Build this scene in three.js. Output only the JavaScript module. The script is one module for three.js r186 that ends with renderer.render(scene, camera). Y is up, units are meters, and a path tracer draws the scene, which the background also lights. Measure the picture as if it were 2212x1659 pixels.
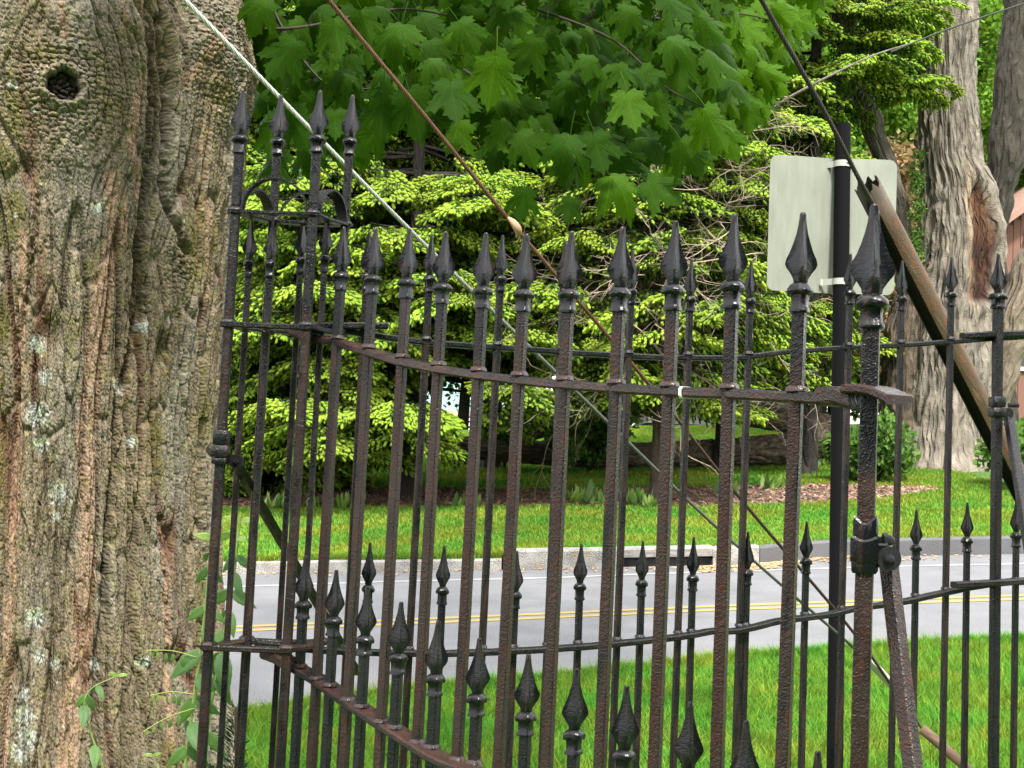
import * as THREE from 'three';
import { mergeGeometries, mergeVertices, toCreasedNormals } from 'three/addons/utils/BufferGeometryUtils.js';

// ---------------------------------------------------------------- camera, sky, sun, exposure
const scene = new THREE.Scene();
const F = 3212, CX = 1106, CY = 829.5;                       // measured in a 2212 x 1659 view of the photograph
const camera = new THREE.PerspectiveCamera(2 * Math.atan(CY / F) * 180 / Math.PI, 4 / 3, 0.05, 600);
camera.position.set(0, 1.75, 0);
camera.rotation.order = 'YXZ';
camera.rotation.set(0.053, 0, 0.037);
camera.updateMatrixWorld(true);
const EXPOSURE = 3.1;
const SUN = new THREE.Vector3(0.12, 0.82, 0.42).normalize();
{
  const w = 512, h = 256, d = new Float32Array(w * h * 4);
  for (let j = 0; j < h; j++) for (let i = 0; i < w; i++) {
    const el = (j + 0.5) / h * Math.PI - Math.PI / 2, az = (i + 0.5) / w * 2 * Math.PI - Math.PI;
    const x = Math.cos(el) * Math.cos(az), y = Math.sin(el), z = Math.cos(el) * Math.sin(az);
    const c = Math.max(0, x * SUN.x + y * SUN.y + z * SUN.z);
    const cl = 0.08 * Math.sin(3 * az + 2.1 * Math.sin(4 * el)) * Math.cos(5 * el + Math.sin(2 * az));
    let L = y > 0 ? (0.85 + 0.4 * y + 0.5 * Math.pow(c, 6)) * (1 + cl) : 0.25;
    const k = (j * w + i) * 4;
    d[k] = L; d[k + 1] = L; d[k + 2] = L * 1.01; d[k + 3] = 1;
  }
  const t = new THREE.DataTexture(d, w, h, THREE.RGBAFormat, THREE.FloatType);
  t.mapping = THREE.EquirectangularReflectionMapping; t.magFilter = THREE.LinearFilter; t.minFilter = THREE.LinearFilter; t.needsUpdate = true;
  scene.background = t; scene.environment = t;
}
const sun = new THREE.DirectionalLight(new THREE.Color(1, 0.95, 0.86), 2.2);
sun.position.copy(SUN).multiplyScalar(60); sun.target.position.set(0, 0, -14);
sun.castShadow = true; sun.shadow.radius = 13;
Object.assign(sun.shadow.camera, { left: -40, right: 40, top: 40, bottom: -40, near: 1, far: 160 });
scene.add(sun, sun.target);

// ---------------------------------------------------------------- helpers
const V3 = (x, y, z) => new THREE.Vector3(x, y, z);
function rng(seed) { let a = seed >>> 0; return () => { a = a + 0x6D2B79F5 | 0; let t = Math.imul(a ^ a >>> 15, 1 | a); t = t + Math.imul(t ^ t >>> 7, 61 | t) ^ t; return ((t ^ t >>> 14) >>> 0) / 4294967296; }; }
const lerp = (a, b, t) => a + (b - a) * t;
const clamp = (x, a = 0, b = 1) => Math.min(b, Math.max(a, x));
const sst = (a, b, x) => { const t = clamp((x - a) / (b - a)); return t * t * (3 - 2 * t); };
const hash = (i, j, k = 0) => { let h = Math.imul(i, 374761393) + Math.imul(j, 668265263) + Math.imul(k, 1274126177) | 0; h = Math.imul(h ^ h >>> 13, 1274126177); return ((h ^ h >>> 16) >>> 0) / 4294967296; };
function grad2(ix, iy, x, y) { const a = hash(ix, iy) * 6.2831853; return Math.cos(a) * x + Math.sin(a) * y; }
function noise(x, y) {                                        // perlin 2D, about -0.7 .. 0.7
  const ix = Math.floor(x), iy = Math.floor(y), fx = x - ix, fy = y - iy;
  const u = fx * fx * fx * (fx * (fx * 6 - 15) + 10), v = fy * fy * fy * (fy * (fy * 6 - 15) + 10);
  return lerp(lerp(grad2(ix, iy, fx, fy), grad2(ix + 1, iy, fx - 1, fy), u), lerp(grad2(ix, iy + 1, fx, fy - 1), grad2(ix + 1, iy + 1, fx - 1, fy - 1), u), v);
}
function pnoise(x, y, px, py) {                               // periodic perlin
  const ix = Math.floor(x), iy = Math.floor(y), fx = x - ix, fy = y - iy, m = (a, b) => ((a % b) + b) % b;
  const u = fx * fx * (3 - 2 * fx), v = fy * fy * (3 - 2 * fy), g = (a, b, c, d) => grad2(m(a, px) + 91, m(b, py) + 37, c, d);
  return lerp(lerp(g(ix, iy, fx, fy), g(ix + 1, iy, fx - 1, fy), u), lerp(g(ix, iy + 1, fx, fy - 1), g(ix + 1, iy + 1, fx - 1, fy - 1), u), v);
}
const fbm = (x, y, o = 4) => { let s = 0, a = 1; for (let i = 0; i < o; i++) { s += a * noise(x, y); x = x * 2.03 + 11.3; y = y * 2.03 - 7.7; a *= 0.5; } return s; };
// a point of the place: where the ray through (X, Y) of the measured view is D metres ahead
function P(X, Y, D) { return camera.localToWorld(V3((X - CX) / F * D, -(Y - CY) / F * D, -D)); }
function tex(w, h, fn, { srgb = false, rep = [1, 1] } = {}) {
  const d = new Uint8Array(w * h * 4);
  for (let j = 0; j < h; j++) for (let i = 0; i < w; i++) { const c = fn(i / w, j / h, i, j), k = (j * w + i) * 4; for (let n = 0; n < 3; n++) d[k + n] = clamp(c.length ? c[n] : c) * 255; d[k + 3] = c.length > 3 ? clamp(c[3]) * 255 : 255; }
  const t = new THREE.DataTexture(d, w, h); t.wrapS = t.wrapT = THREE.RepeatWrapping; t.magFilter = THREE.LinearFilter; t.minFilter = THREE.LinearMipmapLinearFilter; t.generateMipmaps = true;
  if (srgb) t.colorSpace = THREE.SRGBColorSpace; t.repeat.set(...rep); t.needsUpdate = true; return t;
}
const used = {};
function numbered(n) { used[n] = (used[n] || 0) + 1; return used[n] === 1 ? n : n + '_' + String(used[n] - 1).padStart(3, '0'); }
function finish(m) { m.castShadow = m.receiveShadow = true; return m; }
function thing(name, label, category, pos, group) {
  const o = new THREE.Group(); o.name = numbered(name); if (pos) o.position.copy(pos); scene.add(o);
  o.userData = { label, category }; if (group) o.userData.group = group; return o;
}
// geometry in world space put under a parent whose origin stands elsewhere (parents are only moved, never turned)
function part(name, g, m, parent, userData) {
  if (Array.isArray(g)) g = g.length > 1 ? mergeGeometries(g.map(x => x.index ? x.toNonIndexed() : x)) : g[0];
  const o = finish(new THREE.Mesh(g, m)); o.name = name; if (userData) o.userData = userData;
  if (parent && parent !== scene) { const off = V3(0, 0, 0); for (let p = parent; p && p !== scene; p = p.parent) off.add(p.position); g.translate(-off.x, -off.y, -off.z); }
  (parent || scene).add(o); return o;
}
function single(name, g, m, label, category, group) { const o = part(numbered(name), g, m, scene); o.userData = { label, category }; if (group) o.userData.group = group; return o; }
function struct(name, g, m) { const o = part(name, g, m, scene); o.userData = { kind: 'structure' }; return o; }
// loft rings of n points: rings = [{c, pts:[Vector3...]}]; uv in metres
function skin(rings, closedEnds = true, colors = null) {
  const n = rings[0].length, pos = [], uv = [], idx = [], col = [];
  let v = 0;
  const per = r => r.reduce((s, p, k) => s + p.distanceTo(r[(k + 1) % n]), 0), peri = (per(rings[0]) + per(rings[rings.length >> 1]) + per(rings[rings.length - 1])) / 3;
  const R0 = rings[rings.length >> 1], cum = [0]; for (let k = 0; k < n; k++) cum.push(cum[k] + R0[k].distanceTo(R0[(k + 1) % n])); const tot = cum[n] || 1; cum.forEach((c, k) => { cum[k] = c / tot; });
  rings.forEach((r, i) => {
    if (i) v += r[0].distanceTo(rings[i - 1][0]);
    for (let k = 0; k <= n; k++) { const p = r[k % n], u = cum[k] * peri; pos.push(p.x, p.y, p.z); uv.push(u, v); if (colors) col.push(...colors(i, k % n, p)); }
  });
  const w = n + 1;
  for (let i = 0; i + 1 < rings.length; i++) for (let k = 0; k < n; k++) { const a = i * w + k, b = a + 1, c = a + w, d = c + 1; idx.push(a, b, c, b, d, c); }
  if (closedEnds) for (const [r, flip, base] of [[rings[0], true, 0], [rings[rings.length - 1], false, (rings.length - 1) * w]]) {
    const c = V3(0, 0, 0); r.forEach(p => c.add(p)); c.multiplyScalar(1 / n);
    const ci = pos.length / 3; pos.push(c.x, c.y, c.z); uv.push(0, v); if (colors) col.push(...colors(base ? rings.length - 1 : 0, 0, c));
    for (let k = 0; k < n; k++) flip ? idx.push(ci, base + k + 1, base + k) : idx.push(ci, base + k, base + k + 1);
  }
  const g = new THREE.BufferGeometry();
  g.setAttribute('position', new THREE.Float32BufferAttribute(pos, 3)); g.setAttribute('uv', new THREE.Float32BufferAttribute(uv, 2));
  if (colors) g.setAttribute('color', new THREE.Float32BufferAttribute(col, 3));
  g.setIndex(idx); g.computeVertexNormals(); return g;
}
// round or shaped limb along points; rad(t, angle) -> metres
function limb(pts, rad, { sides = 8, seg = 12, colors = null, curve = true, ends = true } = {}) {
  const c = curve && pts.length > 2 ? new THREE.CatmullRomCurve3(pts) : null, rings = [];
  let nrm = null;
  for (let i = 0; i <= seg; i++) {
    const t = i / seg, f = t * (pts.length - 1), k = Math.min(Math.floor(f), pts.length - 2);
    const p = c ? c.getPoint(t) : pts[k].clone().lerp(pts[k + 1], f - k), tg = c ? c.getTangent(t) : pts[k + 1].clone().sub(pts[k]).normalize();
    if (!nrm) nrm = Math.abs(tg.y) > 0.8 ? V3(0, 0, 1) : V3(0, 1, 0);
    nrm = nrm.clone().addScaledVector(tg, -nrm.dot(tg)).normalize();
    const bi = tg.clone().cross(nrm), r = [];
    for (let s = 0; s < sides; s++) { const a = s / sides * Math.PI * 2, q = rad(t, a); r.push(p.clone().addScaledVector(nrm, Math.cos(a) * q).addScaledVector(bi, Math.sin(a) * q)); }
    rings.push(r);
  }
  return skin(rings, ends, colors);
}
function box(w, h, d, x = 0, y = 0, z = 0, bev = 0) {
  if (!bev) { const g = new THREE.BoxGeometry(w, h, d); g.translate(x, y, z); return g; }
  const s = new THREE.Shape(); const a = w / 2 - bev, b = h / 2 - bev; s.moveTo(-a, -b); s.lineTo(a, -b); s.lineTo(a, b); s.lineTo(-a, b); s.closePath();
  const g = new THREE.ExtrudeGeometry(s, { depth: d - 2 * bev, bevelEnabled: true, bevelSize: bev, bevelThickness: bev, bevelSegments: 1 }); g.translate(x, y, z - d / 2 + bev); return g;
}
function paint(g, fn) { const p = g.attributes.position, c = new Float32Array(p.count * 3); for (let i = 0; i < p.count; i++) c.set(fn(p.getX(i), p.getY(i), p.getZ(i)), i * 3); g.setAttribute('color', new THREE.BufferAttribute(c, 3)); return g; }
function instanced(name, g, m, mats, cols, parent, userData) {
  const o = new THREE.InstancedMesh(g, m, mats.length); mats.forEach((x, i) => { o.setMatrixAt(i, x); if (cols) o.setColorAt(i, cols[i]); });
  o.name = name; o.userData = userData || { kind: 'stuff' }; finish(o); (parent || scene).add(o); return o;
}
const std = o => new THREE.MeshStandardMaterial(o), phys = o => new THREE.MeshPhysicalMaterial(o);
const C = (r, g, b) => new THREE.Color().setRGB(r, g, b);

// ---------------------------------------------------------------- textures and materials
const pitTex = tex(1024, 1024, (u, v) => { const a = pnoise(u * 150, v * 150, 150, 150), b = pnoise(u * 70 + 3, v * 70, 70, 70), c = pnoise(u * 300, v * 300, 300, 300); return 0.5 + 0.42 * a + 0.34 * b + 0.16 * c; }, { rep: [2.5, 2.5] });
const ironTex = tex(1024, 1024, (u, v) => {
  const a = pnoise(u * 12, v * 9, 12, 9) + 0.6 * pnoise(u * 30, v * 30, 30, 30) + 0.5 * pnoise(u * 90, v * 90, 90, 90);
  const r = sst(0.12, 0.5, a), k = 0.75 + 0.4 * pnoise(u * 120, v * 120, 120, 120), w = sst(0.55, 0.75, pnoise(u * 40 + 9, v * 26, 40, 26) + 0.3 * pnoise(u * 140, v * 140, 140, 140));
  return [lerp(lerp(0.62, 1, r) * k, 1, w), lerp(lerp(0.62, 0.66, r) * k, 0.95, w), lerp(lerp(0.65, 0.55, r) * k, 0.92, w)];
}, { rep: [2.5, 2.5] });
const ironRough = tex(512, 512, (u, v) => { const a = pnoise(u * 20, v * 20, 20, 20) + 0.7 * pnoise(u * 80, v * 80, 80, 80); return 0.4 + 0.38 * a; }, { rep: [2.5, 2.5] });
const iron = phys({ specularIntensity: 0.6, vertexColors: true, map: ironTex, roughnessMap: ironRough, roughness: 0.85, bumpMap: pitTex, bumpScale: 0.0016, metalness: 0 });
const ironHead = phys({ specularIntensity: 0.6, vertexColors: true, map: ironTex, roughness: 0.27, bumpMap: pitTex, bumpScale: 0.0005 });
const barkBump = tex(1024, 1024, (u, v) => { const a = pnoise(u * 60, v * 14, 60, 14), b = pnoise(u * 160, v * 60, 160, 60), c = Math.abs(pnoise(u * 34, v * 9 + 4, 34, 9)); return 0.35 + 0.35 * a + 0.25 * b + 0.5 * Math.min(c, 0.4); }, { rep: [2, 2] });
const barkTex = tex(1024, 1024, (u, v) => { const a = pnoise(u * 60, v * 40, 60, 40), b = pnoise(u * 170, v * 130, 170, 130), m = sst(0.1, 0.4, pnoise(u * 14, v * 9, 14, 9) + 0.5 * pnoise(u * 50, v * 50, 50, 50)); const k = 0.72 + 0.42 * a + 0.5 * b; return [k * lerp(1, 0.92, m), k, k * lerp(1, 0.76, m)]; }, { rep: [2, 2] });
const bark = std({ vertexColors: true, map: barkTex, bumpMap: barkBump, bumpScale: 0.013, roughness: 0.92 });
const farBarkBump = tex(512, 512, (u, v) => { const w = u + 0.03 * pnoise(u * 4, v * 3, 4, 3); return sst(0, 0.35, Math.abs(pnoise(w * 12, v * 3, 12, 3))) * 0.6 + 0.3 * Math.abs(pnoise(w * 30, v * 10, 30, 10)) + 0.15 * pnoise(u * 90, v * 60, 90, 60) + 0.1; }, { rep: [0.8, 0.8] });
const farBark = std({ vertexColors: true, map: barkTex, bumpMap: farBarkBump, bumpScale: 0.06, roughness: 0.95 });
const asphaltTex = tex(1024, 1024, (u, v) => { const a = hash(Math.floor(u * 512), Math.floor(v * 512), 5), b = pnoise(u * 6, v * 6, 6, 6), c = pnoise(u * 200, v * 200, 200, 200); const k = 0.84 + 0.3 * (a - 0.5) + 0.2 * b + 0.4 * c; return [k, k, k * 1.01]; }, { rep: [0.5, 0.5] });
const asphalt = std({ color: C(0.165, 0.167, 0.176), map: asphaltTex, bumpMap: asphaltTex, bumpScale: 0.006, roughness: 0.9 });
const stoneTex = tex(512, 512, (u, v) => { const a = pnoise(u * 90, v * 90, 90, 90), b = pnoise(u * 9, v * 9, 9, 9), r = sst(0.2, 0.45, pnoise(u * 5 + 2, v * 7, 5, 7)); const k = 0.8 + 0.8 * a + 0.4 * b; return [k, k * lerp(1, 0.9, r), k * lerp(1, 0.78, r)]; });
const granite = std({ color: C(0.34, 0.325, 0.3), map: stoneTex, bumpMap: stoneTex, bumpScale: 0.01, roughness: 0.9 });
const berm = std({ color: C(0.12, 0.12, 0.125), map: asphaltTex, bumpMap: asphaltTex, bumpScale: 0.008, roughness: 0.95 });
const soilTex = tex(512, 512, (u, v) => { const a = pnoise(u * 40, v * 40, 40, 40), b = pnoise(u * 8, v * 8, 8, 8); return [0.7 + 0.6 * a + 0.3 * b, 0.7 + 0.55 * a + 0.3 * b, 0.7 + 0.5 * a + 0.3 * b]; }, { rep: [0.7, 0.7] });
const lawnMat = std({ color: C(0.07, 0.16, 0.015), map: soilTex, bumpMap: soilTex, bumpScale: 0.03, roughness: 1 });
const mulchMat = std({ color: C(0.12, 0.085, 0.06), map: soilTex, bumpMap: soilTex, bumpScale: 0.03, roughness: 1 });
const dirtMat = std({ color: C(0.1, 0.08, 0.05), map: soilTex, roughness: 1 });
const grassMat = phys({ color: C(1, 1, 1), roughness: 0.85, specularIntensity: 0.2, transmission: 0.4, thickness: 0, side: THREE.DoubleSide, vertexColors: true });
const leafyMat = phys({ color: C(1, 1, 1), roughness: 0.8, transmission: 0.4, thickness: 0, side: THREE.DoubleSide, vertexColors: true, specularIntensity: 0.2 });
const needleBump = tex(256, 256, (u, v) => 0.5 + 0.5 * pnoise(u * 40, v * 60, 40, 60), { rep: [4, 4] });
const shootMat = phys({ color: C(1, 1, 1), vertexColors: true, roughness: 0.8, bumpMap: needleBump, bumpScale: 0.012, specularIntensity: 0.15, transmission: 0.35, thickness: 0 });
const twigMat = std({ vertexColors: true, roughness: 0.95 });
const leafTex = (() => {
  const c = document.createElement('canvas'); c.width = c.height = 512; const x = c.getContext('2d');
  x.fillStyle = 'rgb(200,205,190)'; x.fillRect(0, 0, 512, 512);
  const r = rng(77); for (let i = 0; i < 5200; i++) { const s = 180 + r() * 60; x.fillStyle = `rgba(${s - 5},${s + 5},${s - 15},0.35)`; x.fillRect(r() * 512, r() * 512, 2 + r() * 9, 2 + r() * 9); }
  const at = (px, py) => [256 + px * 230, 470 - py * 400];
  x.strokeStyle = 'rgba(245,250,205,0.9)'; x.lineCap = 'round';
  for (const [tx, ty] of [[0, 1], [0.62, 0.68], [-0.62, 0.68], [0.82, 0.2], [-0.82, 0.2]]) {
    x.lineWidth = 5; x.beginPath(); x.moveTo(...at(0, 0)); x.lineTo(...at(tx, ty)); x.stroke(); x.lineWidth = 2;
    for (let k = 1; k < 7; k++) for (const s of [-1, 1]) { const f = k / 7.5, bx = tx * f, by = ty * f, l = 0.2 * (1.1 - f), an = Math.atan2(ty, tx) + s * 0.75; x.beginPath(); x.moveTo(...at(bx, by)); x.lineTo(...at(bx + Math.cos(an) * l, by + Math.sin(an) * l)); x.stroke(); }
  }
  const t = new THREE.CanvasTexture(c); t.colorSpace = THREE.SRGBColorSpace; return t;
})();
const mapleMats = [[0.058, 0.155, 0.003], [0.042, 0.12, 0.003], [0.092, 0.215, 0.004], [0.12, 0.27, 0.004]].map(c => phys({ color: C(...c), map: leafTex, bumpMap: leafTex, bumpScale: 0.002, roughness: 0.62, specularIntensity: 0.1, transmission: 0.55, thickness: 0, side: THREE.DoubleSide }));  // last tone paler: the sunlit glow of the right-hand leaves is painted in
const woundMat = std({ vertexColors: true, map: barkTex, bumpMap: farBarkBump, bumpScale: 0.05, roughness: 0.9 });

// ---------------------------------------------------------------- terrain
// road plane: depth of the ground seen at (X, Y) is 5712 / (Y - vanishing line)
const roadAt = (X, Y) => P(X, Y, 5712 / (Y - (880 - 0.0201 * (X - 560))));
const [RA, RB, RC] = (() => {
  const a = roadAt(560, 1400), b = roadAt(2000, 1400), c = roadAt(1200, 1300), n = b.clone().sub(a).cross(c.clone().sub(a)); // y = RA + RB x + RC z
  return [a.y + (n.x * a.x + n.z * a.z) / n.y, -n.x / n.y, -n.z / n.y];
})();
const roadY = (x, z) => RA + RB * x + RC * z;
function lineOf(px) { const p = px.map(([X, Y]) => roadAt(X, Y)); return x => { let i = 0; while (i < p.length - 2 && x > p[i + 1].x) i++; const a = p[i], b = p[i + 1], a2 = p[0], b2 = p[p.length - 1], s = (b2.z - a2.z) / (b2.x - a2.x); if (x < a2.x) return a2.z + s * (x - a2.x); if (x > b2.x) return b2.z + s * (x - b2.x); return lerp(a.z, b.z, (x - a.x) / (b.x - a.x)); }; }
const zNear = lineOf([[480, 1570], [540, 1558], [841, 1512], [1055, 1493], [1210, 1478], [1400, 1458], [1575, 1435], [1737, 1427], [2017, 1403], [2185, 1399]]);
const zKerb = lineOf([[460, 1242], [700, 1238], [1050, 1233], [1140, 1231], [1400, 1228], [1600, 1224], [1700, 1214], [1800, 1205], [1980, 1201], [2200, 1197]]);
const zFarLine = lineOf([[521, 1268], [809, 1258], [1197, 1249], [1389, 1241], [1936, 1224], [2208, 1219]]);
const zMid = lineOf([[521, 1359], [1113, 1334], [1536, 1315], [2000, 1298], [2212, 1291]]);
const KW = 0.16;                                                // kerb width
function lawnY(x, z) { const s = Math.max(0, zKerb(x) - KW - z); return roadY(x, zKerb(x)) + 0.13 + 0.082 * Math.min(s, 22) + 0.02 * Math.max(0, s - 22) - 0 + 0.05 * noise(x * 0.35, z * 0.35) * sst(0, 3, s); }
function groundY(x, z) { return z > zNear(x) ? roadY(x, z) + 0.02 : z > zKerb(x) ? roadY(x, z) : lawnY(x, z); }
function G(X, Y) { let a = 6, b = 6; for (; b < 120; b += 0.1) { const p = P(X, Y, b); if (p.y < groundY(p.x, p.z)) break; a = b; } for (let i = 0; i < 18; i++) { const m = (a + b) / 2, p = P(X, Y, m); if (p.y < groundY(p.x, p.z)) b = m; else a = m; } const p = P(X, Y, b); p.depth = b; return p; }
function sheet(xs, ts, fn) {
  const pos = [], uv = [], idx = [];
  for (const t of ts) for (const x of xs) { const p = fn(x, t); pos.push(p[0], p[1], p[2]); uv.push(p[0], -p[2]); }
  const w = xs.length; for (let j = 0; j + 1 < ts.length; j++) for (let i = 0; i + 1 < w; i++) { const a = j * w + i; idx.push(a, a + 1, a + w, a + 1, a + w + 1, a + w); }
  const g = new THREE.BufferGeometry(); g.setAttribute('position', new THREE.Float32BufferAttribute(pos, 3)); g.setAttribute('uv', new THREE.Float32BufferAttribute(uv, 2)); g.setIndex(idx); g.computeVertexNormals(); return g;
}
const range = (a, b, n) => Array.from({ length: n + 1 }, (_, i) => lerp(a, b, i / n));
const XS = [-150, -90, -50, -30, -20, ...range(-12, 12, 80), 20, 30, 50, 90, 150];
struct('ground', sheet([-400, -100, 0, 100, 400], [60, 0, -40, -150, -500], (x, t) => [x, Math.min(roadY(0, 0), 0) - 1.5 - 0.01 * Math.abs(x) * 0, t]), dirtMat);
struct('verge', sheet(XS, range(0, 1, 24), (x, t) => { const z = lerp(40, zNear(x), Math.sqrt(t)); return [x, roadY(x, z) + (t === 1 ? 0.0 : 0.02), z]; }), lawnMat);
struct('road', sheet(XS, range(0, 1, 10), (x, t) => { const z = lerp(zNear(x) + 0.15, zKerb(x) - 0.03, t); return [x, roadY(x, z) + 0.002, z]; }), asphalt);
struct('lawn', sheet(XS, [0, 0.01, 0.03, ...range(0.05, 1, 90)], (x, t) => { const z = zKerb(x) - KW + 0.01 - 130 * t * t; return [x, lawnY(x, z) - (t === 0 ? 0.02 : 0), z]; }), lawnMat);
const wear = tex(512, 256, (u, v) => { const k = 0.85 + 0.25 * pnoise(u * 120, v * 60, 120, 60) + 0.15 * pnoise(u * 10, v * 5, 10, 5); return [k, k, k]; }, { rep: [0.6, 2] });
const lineMat = c => std({ color: C(...c), map: wear, roughness: 0.8 });
function roadLine(name, zf, off, w, m) { struct(name, sheet(XS, [0, 1], (x, t) => { const z = zf(x) + off - w * t; return [x, roadY(x, z) + 0.006, z]; }), m); }
const yellow = lineMat([0.36, 0.26, 0.07]), white = lineMat([0.34, 0.34, 0.34]);
roadLine('centre_line', zMid, 0.17, 0.11, yellow); roadLine('centre_line_001', zMid, -0.06, 0.11, yellow);
roadLine('edge_line', zFarLine, 0.05, 0.1, white); roadLine('edge_line_001', x => zNear(x) - 0.06, 0, 0.1, white);

// kerb: granite stones on the left, a stone drain inlet, a tarred berm on the right
function kerbBlock(x0, x1, h, w, inset = 0) {                   // block between two x positions, following the kerb line
  const pts = range(x0, x1, Math.max(1, Math.round((x1 - x0) / 0.5))), rings = [];
  for (const x of pts) { const z = zKerb(x) - inset, y = roadY(x, z), b = 0.02; rings.push([V3(x, y - 0.15, z), V3(x, y + h - b, z - 0.012), V3(x, y + h, z - 0.012 - b), V3(x, y + h + 0.005, z - w), V3(x, y - 0.15, z - w)]); }
  return toCreasedNormals(skin(rings), 0.5);
}
{
  const xk = X => roadAt(X, 1230).x, k = thing('granite_kerb', 'pale granite kerb stones along the far edge of the road, left of the drain', 'kerb', V3(0, 0, 0)); let n = 0;
  for (let x = xk(1085) - 0.01; x > -12; x -= 1.62) part(n++ ? 'kerb_stone_' + String(n - 1).padStart(3, '0') : 'kerb_stone', kerbBlock(x - 1.6, x, 0.12 + 0.012 * hash(n, 3), KW), granite, k);
  const d = thing('drain_inlet', 'stone storm drain inlet with a dark slot in the far kerb', 'drain', V3(0, 0, 0));
  const a = xk(1090), b = xk(1345), c = xk(1545), e = xk(1655);
  part('side_stone', kerbBlock(a, b - 0.004, 0.21, 0.3), granite, d); part('side_stone_001', kerbBlock(c + 0.004, e, 0.2, 0.3), granite, d);
  const lin = kerbBlock(b, c, 0.215, 0.3); lin.attributes.position.needsUpdate = true;
  { const p = lin.attributes.position; for (let i = 0; i < p.count; i++) { const x = p.getX(i), y0 = roadY(x, zKerb(x)); if (p.getY(i) < y0) p.setY(i, y0 + 0.118); } lin.computeVertexNormals(); }
  part('lintel', toCreasedNormals(lin, 0.5), granite, d);
  part('throat', kerbBlock(b, c, 0.1, 0.1, 0.16), berm, d);
  part('lip', kerbBlock(b, c, 0.012, 0.2, 0.0), granite, d);
  single('tarred_kerb', kerbBlock(e + 0.01, 12, 0.19, 0.22), berm, 'dark tarred kerb along the road right of the drain', 'kerb');
}

// mulch bed in the lawn
const bedZ = (X, Y) => G(X, Y);
const bedPts = [[440, 1102, 1062], [560, 1100, 1058], [860, 1100, 1058], [1060, 1098, 1062], [1250, 1098, 1060], [1500, 1098, 1055], [1700, 1094, 1050], [1850, 1085, 1052], [1990, 1070, 1056], [2030, 1063, 1058]].map(([X, a, b]) => [G(X, a), G(X, b)]);
const bedEdge = (x, k) => { let i = 0; while (i < bedPts.length - 2 && x > bedPts[i + 1][0].x) i++; const a = bedPts[i][k], b = bedPts[i + 1][k]; return lerp(a.z, b.z, (x - bedPts[i][0].x) / (bedPts[i + 1][0].x - bedPts[i][0].x)); };
const bedX = [bedPts[0][0].x, bedPts[bedPts.length - 1][0].x];
const inBed = (x, z) => x > bedX[0] && x < bedX[1] && z < bedEdge(x, 0) + 0.12 * noise(x * 3, z * 3) && z > bedEdge(x, 1) + 0.15 * noise(x * 3 + 9, z * 3);
struct('mulch_bed', sheet(range(bedX[0], bedX[1], 60), range(0, 1, 8), (x, t) => { const z = lerp(bedEdge(x, 0), bedEdge(x, 1), t); return [x, lawnY(x, z) + 0.006 + 0.03 * Math.sin(Math.PI * t), z]; }), mulchMat);

// ---------------------------------------------------------------- the big trunk on the left
const pathDist = (pts, x, y) => { let m = 1e9; for (let i = 0; i + 1 < pts.length; i++) { const [ax, ay] = pts[i], [bx, by] = pts[i + 1], dx = bx - ax, dy = by - ay, t = clamp(((x - ax) * dx + (y - ay) * dy) / (dx * dx + dy * dy)); m = Math.min(m, Math.hypot(x - ax - dx * t, y - ay - dy * t)); } return m; };
const TX = 105, TD = 4.95;
const edgeTab = [[-400, 480], [-100, 488], [0, 500], [70, 522], [140, 532], [200, 522], [250, 512], [330, 505], [400, 500], [465, 488], [632, 476], [800, 461], [930, 452], [1150, 455], [1400, 466], [1659, 496], [1900, 545], [2300, 640]];
const edgeAt = Y => { let i = 0; while (i < edgeTab.length - 2 && Y > edgeTab[i + 1][0]) i++; const [a, b] = [edgeTab[i], edgeTab[i + 1]]; return lerp(a[1], b[1], sst(0, 1, clamp((Y - a[0]) / (b[0] - a[0])))); };
function plates(x, y) {                                          // cells: [distance to the cell's edge, number of the cell 0..1]
  const ix = Math.floor(x), iy = Math.floor(y); let a = 9, b = 9, id = 0;
  for (let j = -1; j <= 1; j++) for (let i = -1; i <= 1; i++) { const cx = ix + i, cy = iy + j, dx = cx + 0.15 + 0.7 * hash(cx, cy, 1) - x, dy = cy + 0.15 + 0.7 * hash(cx, cy, 2) - y, d = Math.hypot(dx, dy); if (d < a) { b = a; a = d; id = hash(cx, cy, 3); } else if (d < b) b = d; }
  return [b - a, id];
}
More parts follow.
